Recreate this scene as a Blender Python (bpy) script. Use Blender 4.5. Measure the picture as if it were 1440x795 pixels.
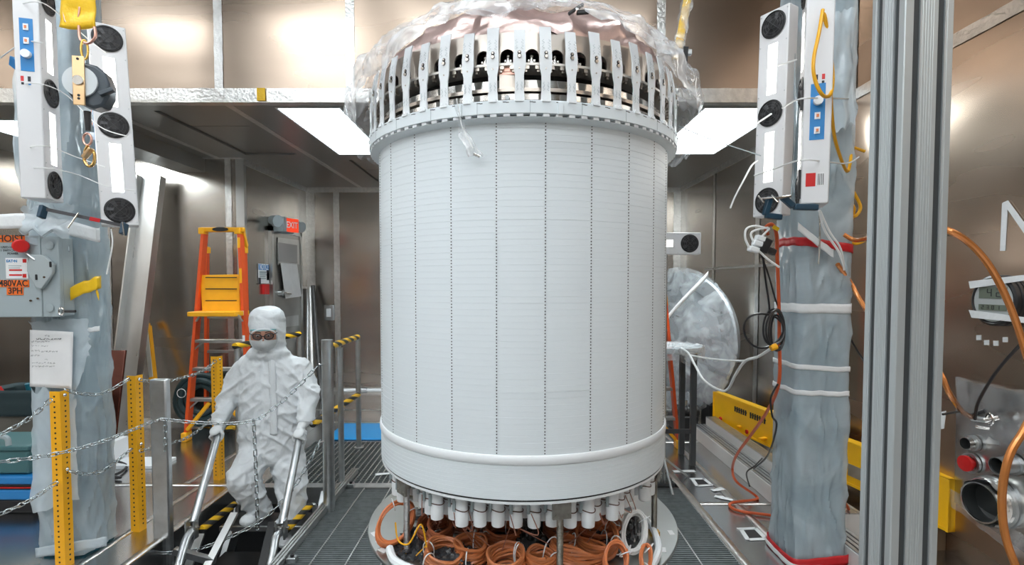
import bpy, bmesh, math, random
from mathutils import Vector, Matrix, Euler, noise
random.seed(7)
PI = math.pi
S = bpy.context.scene
C = S.collection
for o in list(bpy.data.objects):
    bpy.data.objects.remove(o)

# ------------------------------------------------------------------ camera, world, exposure, room lamps
H, FP, TILT, PX, PY = 1.70, 735.0, 0.038, 720.0, 425.0
cam_d = bpy.data.cameras.new('camera')
cam = bpy.data.objects.new('camera', cam_d)
C.objects.link(cam)
cam.location = (0, 0, H)
cam.rotation_euler = (PI/2 - TILT, 0, 0)
cam_d.sensor_width = 36
cam_d.lens = FP/1440*36
cam_d.shift_y = (PY - 397.5)/1440
cam_d.clip_start = 0.02
S.camera = cam
w = bpy.data.worlds.new('world')
S.world = w
w.use_nodes = True
w.node_tree.nodes['Background'].inputs[0].default_value = (0.9, 0.95, 1, 1)
w.node_tree.nodes['Background'].inputs[1].default_value = 0.15
S.view_settings.view_transform = 'Standard'
S.view_settings.look = 'None'
S.view_settings.gamma = 1
S.view_settings.use_curve_mapping = False
S.view_settings.exposure = 0.30
HALL_LAMP, ALCOVE_LAMP, BOX_LAMP = 13.0, 14.0, 8.0      # emission strengths of the lamps the room has

# ------------------------------------------------------------------ helpers
CT, ST = math.cos(TILT), math.sin(TILT)
def W(px, py, Y):
    """point at distance Y along the hall that the photo shows at px, py"""
    u, v = (px - PX)/FP, (PY - py)/FP
    d = Vector((u, CT + v*ST, -ST + v*CT))
    d *= Y/d.y
    return Vector((d.x, d.y, d.z + H))
def F(px, py, z=0.0):
    u, v = (px - PX)/FP, (PY - py)/FP
    d = Vector((u, CT + v*ST, -ST + v*CT))
    d *= (z - H)/d.z
    return Vector((d.x, d.y, z))

WM = {}
def reg(o, M):
    WM[o] = M
def link(o, parent, M, **tags):
    C.objects.link(o)
    if parent is not None:
        o.parent = parent
        o.matrix_parent_inverse = WM[parent].inverted()
    o.matrix_basis = M
    reg(o, M)
    for k, v in tags.items():
        if v:
            o[k] = v
    return o
def thing(name, label, cat, loc=(0, 0, 0), group=None, rotz=0):
    o = bpy.data.objects.new(name, None)
    o.empty_display_size = 0.1
    return link(o, None, Matrix.Translation(loc) @ Matrix.Rotation(rotz, 4, 'Z'), label=label, category=cat, group=group)
def inst(name, mesh, parent, M, **tags):
    return link(bpy.data.objects.new(name, mesh), parent, M, **tags)
def copy_thing(root, M, label=None, group=None):
    r = root.copy(); C.objects.link(r); r.matrix_basis = M; reg(r, M)
    if label: r['label'] = label
    if group: r['group'] = group
    D = M @ WM[root].inverted()
    for ch in list(root.children):
        c = ch.copy(); C.objects.link(c); c.parent = r
        reg(c, D @ WM[ch])
        for g in list(ch.children):
            d = g.copy(); C.objects.link(d); d.parent = c
            reg(d, D @ WM[g])
    return r

def frame(d, up=(0, 0, 1)):
    d = Vector(d).normalized()
    up = Vector(up)
    if abs(d.dot(up)) > 0.99:
        up = Vector((1, 0, 0))
    x = up.cross(d).normalized()
    return x, d.cross(x), d

class MB:
    def __init__(s):
        s.v, s.f = [], []
    def add(s, v, f):
        n = len(s.v)
        s.v += [Vector(p) for p in v]
        s.f += [[i + n for i in q] for q in f]
        return s
    def box(s, c, size, M=None):
        x, y, z = [a/2 for a in size]
        c = Vector(c)
        v = [Vector(p) for p in ((-x,-y,-z),(x,-y,-z),(x,y,-z),(-x,y,-z),(-x,-y,z),(x,-y,z),(x,y,z),(-x,y,z))]
        v = [(M @ p if M else p) + c for p in v]
        return s.add(v, [(0,3,2,1),(4,5,6,7),(0,1,5,4),(1,2,6,5),(2,3,7,6),(3,0,4,7)])
    def bb(s, x0, x1, y0, y1, z0, z1):
        return s.box(((x0+x1)/2, (y0+y1)/2, (z0+z1)/2), (abs(x1-x0), abs(y1-y0), abs(z1-z0)))
    def bar(s, p0, p1, wx, wy, up=(0, 0, 1)):
        p0, p1 = Vector(p0), Vector(p1)
        x, y, d = frame(p1 - p0, up)
        v = [p + x*a*wx/2 + y*b*wy/2 for p in (p0, p1) for a, b in ((-1,-1),(1,-1),(1,1),(-1,1))]
        return s.add(v, [(3,2,1,0),(4,5,6,7),(0,1,5,4),(1,2,6,5),(2,3,7,6),(3,0,4,7)])
    def cyl(s, p0, p1, r, n=16, r1=None, caps=True):
        p0, p1 = Vector(p0), Vector(p1)
        r1 = r if r1 is None else r1
        x, y, d = frame(p1 - p0)
        v = []
        for p, rr in ((p0, r), (p1, r1)):
            for i in range(n):
                a = 2*PI*i/n
                v.append(p + x*rr*math.cos(a) + y*rr*math.sin(a))
        f = [(i, (i+1) % n, n + (i+1) % n, n + i) for i in range(n)]
        if caps:
            f += [tuple(range(n))[::-1], tuple(range(n, 2*n))]
        return s.add(v, f)
    def tube(s, pts, r, n=8, closed=False):
        pts = [Vector(p) for p in pts]
        N = len(pts)
        rr = r if isinstance(r, (list, tuple)) else [r]*N
        v, f = [], []
        prev = None
        for i, p in enumerate(pts):
            a = pts[(i-1) % N] if (closed or i > 0) else p
            b = pts[(i+1) % N] if (closed or i < N-1) else p
            t = (b - a)
            if t.length < 1e-9: t = Vector((0, 0, 1))
            t.normalize()
            if prev is None:
                x = frame(t)[0]
            else:
                x = prev - t*prev.dot(t)
                if x.length < 1e-6: x = frame(t)[0]
                x.normalize()
            prev = x
            y = t.cross(x)
            for k in range(n):
                q = 2*PI*k/n
                v.append(p + (x*math.cos(q) + y*math.sin(q))*rr[i])
        m = N if closed else N-1
        for i in range(m):
            j = (i+1) % N
            for k in range(n):
                l = (k+1) % n
                f.append((i*n+k, i*n+l, j*n+l, j*n+k))
        if not closed:
            f += [tuple(range(n))[::-1], tuple(range((N-1)*n, N*n))]
        return s.add(v, f)
    def lathe(s, prof, n=64, c=(0, 0, 0), a0=0, a1=2*PI, closed_prof=False):
        full = abs(a1 - a0 - 2*PI) < 1e-6
        m = n if full else n+1
        k = len(prof)
        v = []
        for i in range(m):
            a = a0 + (a1-a0)*i/n
            ca, sa = math.cos(a), math.sin(a)
            for r, z in prof:
                v.append((c[0] + r*ca, c[1] + r*sa, c[2] + z))
        f = []
        kk = k if closed_prof else k-1
        for i in range(n):
            j = (i+1) % m
            for q in range(kk):
                q2 = (q+1) % k
                f.append((i*k+q, j*k+q, j*k+q2, i*k+q2))
        return s.add(v, f)
    def prism(s, poly, depth, M):
        n = len(poly)
        v = [M @ Vector((x, y, 0)) for x, y in poly] + [M @ Vector((x, y, depth)) for x, y in poly]
        f = [tuple(range(n))[::-1], tuple(range(n, 2*n))] + [(i, (i+1) % n, n + (i+1) % n, n+i) for i in range(n)]
        return s.add(v, f)
    def ball(s, c, r, n=12, m=8, M=None):
        c = Vector(c)
        r = Vector(r) if hasattr(r, '__len__') else Vector((r, r, r))
        v = [Vector((0, 0, r.z))]
        for i in range(1, m):
            a = PI*i/m
            for k in range(n):
                b = 2*PI*k/n
                v.append(Vector((r.x*math.sin(a)*math.cos(b), r.y*math.sin(a)*math.sin(b), r.z*math.cos(a))))
        v.append(Vector((0, 0, -r.z)))
        f = [(0, 1+k, 1+(k+1) % n) for k in range(n)]
        for i in range(m-2):
            for k in range(n):
                f.append((1+i*n+k, 1+(i+1)*n+k, 1+(i+1)*n+(k+1) % n, 1+i*n+(k+1) % n))
        e = len(v)-1
        f += [(e, e-n+(k+1) % n, e-n+k) for k in range(n)]
        return s.add([(M @ p if M else p) + c for p in v], f)
    def grid(s, fn, nu, nv, closed_u=False):
        v = [fn(i/nu, j/nv) for j in range(nv+1) for i in range(nu if closed_u else nu+1)]
        m = nu if closed_u else nu+1
        f = []
        for j in range(nv):
            for i in range(nu):
                i2 = (i+1) % m
                f.append((j*m+i, j*m+i2, (j+1)*m+i2, (j+1)*m+i))
        return s.add(v, f)
    def mesh(s, name, mat, smooth=35, bevel=0, center=None):
        c = Vector(center) if center is not None else Vector((0, 0, 0))
        me = bpy.data.meshes.new(name)
        me.from_pydata([p - c for p in s.v], [], s.f)
        bm = bmesh.new(); bm.from_mesh(me)
        bmesh.ops.recalc_face_normals(bm, faces=bm.faces)
        bm.to_mesh(me); bm.free()
        me.materials.append(mat)
        if smooth:
            me.polygons.foreach_set('use_smooth', [True]*len(me.polygons))
            me.set_sharp_from_angle(angle=math.radians(smooth))
        return me
    def build(s, name, mat, parent=None, smooth=35, bevel=0, solid=0, label=None, cat=None, group=None, kind=None):
        lo = Vector([min(p[i] for p in s.v) for i in range(3)])
        hi = Vector([max(p[i] for p in s.v) for i in range(3)])
        c = (lo + hi)/2
        if parent is None:
            c.z = lo.z
        me = s.mesh(name, mat, smooth, center=c)
        o = link(bpy.data.objects.new(name, me), parent, Matrix.Translation(c), label=label, category=cat, group=group, kind=kind)
        if solid:
            m = o.modifiers.new('thick', 'SOLIDIFY'); m.thickness = solid; m.offset = 0
        if bevel:
            m = o.modifiers.new('bevel', 'BEVEL'); m.width = bevel; m.segments = 2; m.limit_method = 'ANGLE'; m.angle_limit = math.radians(40)
        return o

def struct(name, mb, mat, **k):
    return mb.build(name, mat, None, kind='structure', **k)
def catmull(pts, k=8, closed=False):
    P = [Vector(p) for p in pts]
    n = len(P)
    out = []
    for i in range(n if closed else n-1):
        if closed:
            a, b, c, d = P[i-1], P[i], P[(i+1) % n], P[(i+2) % n]
        else:
            a, b, c, d = P[max(i-1, 0)], P[i], P[i+1], P[min(i+2, n-1)]
        for j in range(k):
            t = j/k
            out.append(0.5*((2*b) + (c-a)*t + (2*a-5*b+4*c-d)*t*t + (3*b-3*c+d-a)*t**3))
    if not closed:
        out.append(P[-1])
    return out
def axes(o, x, y):
    """4x4 with origin o, local x and y axes given"""
    x = Vector(x).normalized(); y = Vector(y); y = (y - x*y.dot(x)).normalized(); z = x.cross(y)
    return Matrix(((x.x, y.x, z.x, o[0]), (x.y, y.y, z.y, o[1]), (x.z, y.z, z.z, o[2]), (0, 0, 0, 1)))
def text_mesh(txt, size, mat, name='lettering', bold=0.0, xs=1.0):
    cu = bpy.data.curves.new(name, 'FONT')
    cu.body = txt; cu.size = size; cu.align_x = 'CENTER'; cu.align_y = 'CENTER'; cu.extrude = 0.0006; cu.offset = bold
    ob = bpy.data.objects.new(name, cu)
    C.objects.link(ob)
    dg = bpy.context.evaluated_depsgraph_get()
    dg.update()
    me = bpy.data.meshes.new_from_object(ob.evaluated_get(dg))
    bpy.data.objects.remove(ob); bpy.data.curves.remove(cu)
    for v in me.vertices: v.co.x *= xs
    me.materials.clear(); me.materials.append(mat)
    me.name = name
    return me

# ------------------------------------------------------------------ materials
MATS = {}
def mat(name, col, rough=0.5, metal=0.0, var=0.0, vscale=6.0, bump=0.0, bscale=30.0, stretch=(1, 1, 1), spec=0.5, emit=0, coat=0, rvar=0, sheen=0, aniso=0, detail=4):
    if name in MATS: return MATS[name]
    m = bpy.data.materials.new(name); m.use_nodes = True
    nt = m.node_tree; N = nt.nodes; L = nt.links
    b = N['Principled BSDF']
    b.inputs['Base Color'].default_value = (*col, 1)
    b.inputs['Roughness'].default_value = rough
    b.inputs['Metallic'].default_value = metal
    b.inputs['Specular IOR Level'].default_value = spec
    b.inputs['Coat Weight'].default_value = coat
    b.inputs['Anisotropic'].default_value = aniso
    if emit:
        b.inputs['Emission Color'].default_value = (*col, 1)
        b.inputs['Emission Strength'].default_value = emit
    tc = N.new('ShaderNodeTexCoord'); mp = N.new('ShaderNodeMapping')
    mp.inputs['Scale'].default_value = stretch
    L.new(tc.outputs['Object'], mp.inputs['Vector'])
    def nz(sc):
        n = N.new('ShaderNodeTexNoise'); n.inputs['Scale'].default_value = sc; n.inputs['Detail'].default_value = detail
        L.new(mp.outputs[0], n.inputs['Vector'])
        return n
    if var:
        n = nz(vscale)
        r = N.new('ShaderNodeMapRange'); r.inputs['From Min'].default_value = 0.3; r.inputs['From Max'].default_value = 0.7
        r.inputs['To Min'].default_value = 1-var; r.inputs['To Max'].default_value = 1+var
        L.new(n.outputs['Fac'], r.inputs['Value'])
        mx = N.new('ShaderNodeVectorMath'); mx.operation = 'SCALE'
        mx.inputs[0].default_value = col
        L.new(r.outputs[0], mx.inputs['Scale']); L.new(mx.outputs[0], b.inputs['Base Color'])
    if rvar:
        n = nz(vscale*1.7)
        r = N.new('ShaderNodeMapRange'); r.inputs['From Min'].default_value = 0.3; r.inputs['From Max'].default_value = 0.7
        r.inputs['To Min'].default_value = max(rough-rvar, 0.02); r.inputs['To Max'].default_value = rough+rvar
        L.new(n.outputs['Fac'], r.inputs['Value']); L.new(r.outputs[0], b.inputs['Roughness'])
    if bump:
        n = nz(bscale)
        bp = N.new('ShaderNodeBump'); bp.inputs['Strength'].default_value = bump; bp.inputs['Distance'].default_value = 0.01
        L.new(n.outputs['Fac'], bp.inputs['Height']); L.new(bp.outputs[0], b.inputs['Normal'])
    MATS[name] = m
    return m
def steel_mat(name, col, rough, wave, wscale, brush=0.006):
    """sheet steel: broad oil-canning bump plus fine horizontal brushing"""
    if name in MATS: return MATS[name]
    m = bpy.data.materials.new(name); m.use_nodes = True
    N = m.node_tree.nodes; L = m.node_tree.links
    b = N['Principled BSDF']
    b.inputs['Metallic'].default_value = 1
    tc = N.new('ShaderNodeNewGeometry')
    def nz(scale, sc, detail=3):
        mp = N.new('ShaderNodeMapping'); mp.inputs['Scale'].default_value = scale
        L.new(tc.outputs['Position'], mp.inputs['Vector'])
        n = N.new('ShaderNodeTexNoise'); n.inputs['Scale'].default_value = sc; n.inputs['Detail'].default_value = detail
        L.new(mp.outputs[0], n.inputs['Vector'])
        return n.outputs['Fac']
    def rng(f, a, c):
        r = N.new('ShaderNodeMapRange'); r.inputs['From Min'].default_value = 0.3; r.inputs['From Max'].default_value = 0.7
        r.inputs['To Min'].default_value = a; r.inputs['To Max'].default_value = c
        L.new(f, r.inputs['Value']); return r.outputs[0]
    mx = N.new('ShaderNodeVectorMath'); mx.operation = 'SCALE'; mx.inputs[0].default_value = col
    L.new(rng(nz((0.5, 0.5, 3), 1.5, 3), 0.95, 1.04), mx.inputs['Scale']); L.new(mx.outputs[0], b.inputs['Base Color'])
    L.new(rng(nz((0.3, 0.3, 2.0), 1.2, 2), rough*0.9, rough*1.12), b.inputs['Roughness'])
    b1 = N.new('ShaderNodeBump'); b1.inputs['Strength'].default_value = wave; b1.inputs['Distance'].default_value = 0.05
    L.new(nz((1, 1, 1.6), wscale, 1), b1.inputs['Height'])
    b2 = N.new('ShaderNodeBump'); b2.inputs['Strength'].default_value = brush; b2.inputs['Distance'].default_value = 0.002
    L.new(nz((0.4, 0.4, 60), 5.0, 2), b2.inputs['Height']); L.new(b1.outputs[0], b2.inputs['Normal'])
    L.new(b2.outputs[0], b.inputs['Normal'])
    MATS[name] = m
    return m
def film_mat(name, col, clear, rough=0.18, scale=14.0, bump=0.5, cscale=None, spread=0.25):
    """thin polythene: mix of clear and milky film, varying with its folds"""
    if name in MATS: return MATS[name]
    m = bpy.data.materials.new(name); m.use_nodes = True
    N = m.node_tree.nodes; L = m.node_tree.links
    b = N['Principled BSDF']; out = N['Material Output']
    b.inputs['Base Color'].default_value = (*col, 1); b.inputs['Roughness'].default_value = rough
    b.inputs['Specular IOR Level'].default_value = 0.8
    tr = N.new('ShaderNodeBsdfTransparent'); tr.inputs[0].default_value = (0.97, 0.98, 0.99, 1)
    mix = N.new('ShaderNodeMixShader')
    tc = N.new('ShaderNodeTexCoord')
    n = N.new('ShaderNodeTexNoise'); n.inputs['Scale'].default_value = cscale or scale*0.5; n.inputs['Detail'].default_value = 5; n.inputs['Distortion'].default_value = 1.2
    L.new(tc.outputs['Object'], n.inputs['Vector'])
    r = N.new('ShaderNodeMapRange'); r.inputs['From Min'].default_value = 0.35; r.inputs['From Max'].default_value = 0.68
    r.inputs['To Min'].default_value = max(1-clear-spread, 0.02); r.inputs['To Max'].default_value = min(1-clear+spread, 1)
    L.new(n.outputs['Fac'], r.inputs['Value']); L.new(r.outputs[0], mix.inputs[0])
    n2 = N.new('ShaderNodeTexNoise'); n2.noise_type = 'RIDGED_MULTIFRACTAL'; n2.inputs['Scale'].default_value = scale; n2.inputs['Detail'].default_value = 2; n2.inputs['Distortion'].default_value = 0.6
    L.new(tc.outputs['Object'], n2.inputs['Vector'])
    bp = N.new('ShaderNodeBump'); bp.inputs['Strength'].default_value = bump; bp.inputs['Distance'].default_value = 0.02
    L.new(n2.outputs['Fac'], bp.inputs['Height']); L.new(bp.outputs[0], b.inputs['Normal'])
    if bump:
        # bright crease highlights painted into colour and opacity, along with the film's milky creasing
        cr = N.new('ShaderNodeMapRange'); cr.inputs['From Min'].default_value = 0.55; cr.inputs['From Max'].default_value = 1.0
        L.new(n2.outputs['Fac'], cr.inputs['Value'])
        mc = N.new('ShaderNodeMix'); mc.data_type = 'RGBA'; mc.inputs['A'].default_value = (*col, 1); mc.inputs['B'].default_value = (0.86, 0.90, 0.92, 1)
        L.new(cr.outputs[0], mc.inputs['Factor']); L.new(mc.outputs['Result'], b.inputs['Base Color'])
        mx_ = N.new('ShaderNodeMath'); mx_.operation = 'MULTIPLY_ADD'; mx_.use_clamp = True; mx_.inputs[1].default_value = 0.3
        L.new(cr.outputs[0], mx_.inputs[0]); L.new(r.outputs[0], mx_.inputs[2]); L.new(mx_.outputs[0], mix.inputs[0])
    L.new(tr.outputs[0], mix.inputs[1]); L.new(b.outputs[0], mix.inputs[2]); L.new(mix.outputs[0], out.inputs['Surface'])
    MATS[name] = m
    return m
def stripe_mat(name, c1, c2, freq):
    """tape with diagonal stripes wound on a tube"""
    if name in MATS: return MATS[name]
    m = mat(name, c1, 0.45)
    N = m.node_tree.nodes; L = m.node_tree.links
    tc = N.new('ShaderNodeTexCoord'); sp = N.new('ShaderNodeSeparateXYZ')
    L.new(tc.outputs['UV'], sp.inputs[0])
    ad = N.new('ShaderNodeMath'); ad.operation = 'MULTIPLY_ADD'; ad.inputs[1].default_value = freq
    L.new(sp.outputs['X'], ad.inputs[0]); L.new(sp.outputs['Y'], ad.inputs[2])
    fr = N.new('ShaderNodeMath'); fr.operation = 'FRACT'; L.new(ad.outputs[0], fr.inputs[0])
    gt = N.new('ShaderNodeMath'); gt.operation = 'GREATER_THAN'; gt.inputs[1].default_value = 0.5; L.new(fr.outputs[0], gt.inputs[0])
    mx = N.new('ShaderNodeMix'); mx.data_type = 'RGBA'; mx.inputs['A'].default_value = (*c1, 1); mx.inputs['B'].default_value = (*c2, 1)
    L.new(gt.outputs[0], mx.inputs['Factor']); L.new(mx.outputs['Result'], N['Principled BSDF'].inputs['Base Color'])
    return m
def lamp_mat(name, col, strength):
    return mat(name, col, 0.4, emit=strength)

m_wall = steel_mat('bronze tinted steel sheet', (0.52, 0.41, 0.325), 0.27, 0.9, 0.75)
m_wall2 = steel_mat('brushed steel wall sheet', (0.56, 0.515, 0.47), 0.25, 0.25, 0.9)
m_ceil = steel_mat('grey steel ceiling sheet', (0.42, 0.415, 0.40), 0.34, 0.1, 0.8)
m_floor = steel_mat('steel floor sheet', (0.56, 0.56, 0.56), 0.24, 0.12, 1.3)
m_tapefoil = mat('aluminium foil tape', (0.78, 0.77, 0.75), 0.28, 1.0, var=0.1, vscale=20, bump=0.5, bscale=45)
m_white = mat('white fluoropolymer', (0.78, 0.84, 0.87), 0.42, var=0.015, vscale=3)
m_white2 = mat('bright white plastic', (0.86, 0.89, 0.91), 0.4)
m_black = mat('matt black', (0.012, 0.012, 0.014), 0.5)
m_blackp = mat('black plastic', (0.02, 0.02, 0.022), 0.35)
m_chrome = mat('polished steel', (0.72, 0.71, 0.69), 0.14, 1.0)
m_galv = mat('galvanised steel', (0.56, 0.58, 0.59), 0.36, 1.0, var=0.12, vscale=12, rvar=0.08)
m_alu = mat('raw aluminium', (0.66, 0.66, 0.65), 0.35, 1.0, var=0.08, vscale=5, stretch=(1, 1, 0.2), rvar=0.08)
m_zinc = mat('zinc chain', (0.52, 0.57, 0.59), 0.25, 1.0)
m_champ = mat('champagne titanium', (0.62, 0.56, 0.50), 0.32, 1.0)
m_copper = mat('copper foil', (0.72, 0.42, 0.34), 0.35, 1.0, var=0.2, vscale=9)
m_yel = mat('yellow paint', (0.95, 0.45, 0.008), 0.42, var=0.05, vscale=10)
m_yelbeam = mat('yellow beam paint', (0.92, 0.50, 0.01), 0.3, var=0.06, vscale=4)
m_orange = mat('orange fibreglass', (0.72, 0.085, 0.012), 0.38, var=0.06, vscale=8)
m_blue = mat('blue label', (0.02, 0.22, 0.55), 0.4)
m_bluemat = mat('blue tacky mat', (0.0, 0.30, 0.72), 0.35)
m_teal = mat('teal column paint', (0.015, 0.16, 0.22), 0.45)
m_enc = mat('grey enclosure paint', (0.36, 0.42, 0.44), 0.45)
m_red = mat('red plastic', (0.62, 0.015, 0.015), 0.35)
m_cream = mat('ivory enamel panel', (0.74, 0.74, 0.75), 0.42)
m_paper = mat('white paper', (0.80, 0.80, 0.80), 0.7, var=0.03, vscale=10)
m_ink = mat('black ink', (0.02, 0.02, 0.025), 0.6)
m_tapew = mat('white cloth tape', (0.82, 0.84, 0.85), 0.5, bump=0.3, bscale=40)
m_yeltape = mat('yellow tape', (0.90, 0.55, 0.01), 0.4, bump=0.3, bscale=50)
m_redtape = mat('red tape', (0.55, 0.012, 0.018), 0.35, bump=0.3, bscale=40)
m_wire_y = mat('yellow cable jacket', (0.85, 0.42, 0.01), 0.4)
m_wire_o = mat('orange cable jacket', (0.62, 0.10, 0.025), 0.42)
m_wire_r = mat('red cable jacket', (0.55, 0.02, 0.02), 0.4)
m_wire_w = mat('white cable jacket', (0.82, 0.83, 0.82), 0.4)
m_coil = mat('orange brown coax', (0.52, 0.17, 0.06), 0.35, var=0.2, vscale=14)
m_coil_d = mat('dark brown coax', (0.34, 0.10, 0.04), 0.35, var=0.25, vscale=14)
m_hose = mat('copper coloured hose', (0.70, 0.26, 0.07), 0.25, metal=0.55, coat=0.4)
m_lens = mat('dark glass', (0.02, 0.015, 0.015), 0.05, spec=0.8)
m_film = film_mat('milky polythene wrap', (0.60, 0.69, 0.74), 0.36, 0.2, 5.0, 0.8, 2.2, 0.14)
m_film_c = film_mat('clear polythene', (0.86, 0.87, 0.88), 0.58, 0.07, 7, 0.9, 6, 0.34)
m_grate = mat('grating steel', (0.46, 0.50, 0.51), 0.40, 0.9, var=0.15, vscale=20)
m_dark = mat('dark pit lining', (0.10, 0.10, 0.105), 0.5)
# ------------------------------------------------------------------ the room
XL, XR, XA = -5.6, 2.75, 2.60          # hall side walls, alcove side wall
YF, YB = -3.2, 4.30          # front wall behind the viewer, upper back wall
YL, YBB = 6.22, 8.10         # recess behind the ladder, far wall of the alcove
XN = -3.17                   # side wall that carries the door
ZC, ZH = 3.157, 4.9          # alcove ceiling, hall ceiling
PX0, PX1, PY0, PY1 = -2.30, -1.40, 1.2, 4.27      # stair pit opening
T = 0.1

# floor: plates around the pit and around the grated area
GX0, GX1, GY0, GY1 = -1.38, 1.38, 0.6, 4.58
fl = MB()
FPL = []
zt, zb = 0.0, -0.012
def plate(mb, x0, x1, y0, y1, g=0.0015):
    mb.bb(x0+g, x1-g, y0+g, y1-g, zb, zt)
for (x0, x1, y0, y1) in ((XL, PX0, YF, -1.0), (XL, -4.0, -1.0, 1.6), (-4.0, PX0, -1.0, 1.6), (XL, -4.0, 1.6, 4.27), (-4.0, PX0, 1.6, 4.27),
                         (XL, -4.2, 4.27, YL), (-4.2, -2.3, 4.27, 5.5), (-4.2, -2.3, 5.5, YL), (PX0, GX0, YF, PY0), (GX0, GX1, YF, GY0),
                         (GX1, XR, YF, -1.0), (GX1, XR, -1.0, 1.0), (GX1, XR, 1.0, 2.6), (GX1, XR, 2.6, 3.95), (GX1, XA, 3.95, 5.5), (GX1, XA, 5.5, 6.9), (GX1, XA, 6.9, YBB), (XA, XR, 3.95, 4.3),
                         (-0.6, GX1, 5.52, 6.9), (-0.6, GX1, GY1, 5.52), (-0.6, GX1, 6.9, YBB), (-2.3, -0.6, 5.52, YL), (XN, -0.6, YL, 6.9), (XN, -0.6, 6.9, YBB)):
    FPL.append((x0, x1, y0, y1))
slab = MB().bb(XL-T, PX0-0.02, YF-T, YL+T, -0.2, -0.012).bb(GX1+0.02, XR+T, YF-T, YBB+T, -0.2, -0.012).bb(XN-T, GX1+0.02, 5.52, YBB+T, -0.2, -0.012).bb(-0.6, GX1+0.02, GY1, 5.52, -0.2, -0.012).bb(PX0-0.02, GX1+0.02, YF-T, 0.6, -0.2, -0.012)
floor = struct('floor', slab, m_dark, smooth=0)
for r_ in FPL:
    q_ = MB(); plate(q_, *r_); q_.build('floor_plate', m_floor, floor, smooth=0)
pit = MB()
pit.bb(-2.42, 1.5, 0.6, 5.6, -1.62, -1.5)
pit.bb(-2.42, PX0, 0.6, 5.6, -1.5, -0.012).bb(1.4, 1.5, 0.6, 5.6, -1.5, -0.21).bb(-2.3, 1.4, 5.5, 5.6, -1.5, -0.012).bb(-2.3, 1.4, 0.5, 0.6, -1.5, -0.21)
struct('floor_pit', pit, m_dark, smooth=0)
# steel lining and edge beams of the stair opening
lin = MB()
lin.bb(PX0-0.004, PX0+0.006, 1.2, 4.27, -0.75, 0.004)
struct('wall_pit_left', lin, m_floor, smooth=0)
edge = MB().bb(PX0, -0.6, 4.27, 4.36, -0.14, 0.0)
struct('trim_pit_back', edge, m_galv, smooth=0)
edge = MB().bb(PX1-0.01, GX0-0.002, 0.6, 4.27, -0.16, -0.03)
struct('trim_pit_right', edge, m_galv, smooth=0)

# tape strips on the floor seams
def strip(name, p, q, wd, m=m_tapefoil, z=0.0025, label='crinkled foil tape strip over a floor seam'):
    p, q = Vector(p), Vector(q)
    d = (q-p); n = max(2, int(d.length/0.05)); d.normalize(); s = Vector((-d.y, d.x, 0))
    mb = MB()
    def fn(u, v):
        e = (v-0.5)*wd*(1+0.25*noise.noise(Vector((u*n*0.9, v*3, p.x*7))))
        r = p + (q-p)*u + s*e
        return Vector((r.x, r.y, z + 0.0015*noise.noise(Vector((u*n*1.4, v*4, 3.1)))))
    mb.grid(fn, n, 2)
    o = mb.build(name, m, None, solid=0.0012, kind='structure')
    return o
tp = [((1.41, 2.0, 0), (1.41, 4.6, 0), .06), ((1.72, 1.0, 0), (1.72, 6.0, 0), .06), ((1.40, 3.95, 0), (2.0, 3.95, 0), .055), ((1.40, 5.5, 0), (2.0, 5.5, 0), .055),
      ((-2.33, 2.0, 0), (-2.33, 4.3, 0), .05), ((-2.75, 4.3, 0), (-2.75, 6.1, 0), .05), ((-5.4, 4.32, 0), (-2.35, 4.32, 0), .05), ((-2.60, 1.9, 0), (-2.60, 4.3, 0), .045), ((-4.0, 1.6, 0), (-4.0, 4.3, 0), .05),
      ((-3.1, 6.27, 0), (-0.7, 6.27, 0), .05), ((-0.6, 6.9, 0), (2.4, 6.9, 0), .05), ((-3.1, 6.9, 0), (-0.6, 6.9, 0), .05)]
for k, (p, q, wd) in enumerate(tp):
    strip('trim_%d' % (k+1), p, q, wd)

# walls
def panelled(name, y, xs_, z0, z1, m):
    root = struct(name, MB().bb(xs_[0], xs_[-1], y+.05, y+T, z0, z1), m, smooth=0)
    for a_, b_ in zip(xs_[:-1], xs_[1:]):
        MB().bb(a_+.0015, b_-.0015, y, y+.05, z0, z1).build('wall_panel', m, root, smooth=0)
    return root
panelled('wall_back', YBB, [XN-T, W(473, 300, YBB).x, -.6, 1.0, XA+T], -0.2, ZC+T, m_wall2)
panelled('wall_recess', YL, [XL-T, W(150, 300, YL).x, W(322, 300, YL).x, XN-T], -0.2, ZC+T, m_wall2)
struct('wall_door_side', MB().bb(XN-T, XN, YL, YBB, -0.2, ZC+T), m_wall2, smooth=0)
panelled('wall_upper_back', YB, [XL, -4.25, W(308, 100, YB).x, W(493, 100, YB).x, 0.06, W(929, 100, YB).x, XR], ZC+0.06, ZH+T, m_wall)
struct('wall_right', MB().bb(XR, XR+T, YF-T, YB+T, -0.2, ZH+T), m_wall, smooth=0)
struct('wall_alcove_right', MB().bb(XA, XR+T, YB+.0, YBB+T, -0.2, ZC+.05), m_wall2, smooth=0)
struct('wall_left', MB().bb(XL-T, XL, YF-T, YL+T, -0.2, ZH+T), m_wall2, smooth=0)
struct('wall_front', MB().bb(XL-T, XR+T, YF-T, YF, -0.2, ZH+T), m_wall2, smooth=0)
struct('ceiling_hall', MB().bb(XL-T, XR+T, YF-T, YB+T, ZH, ZH+T), m_ceil, smooth=0)

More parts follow.
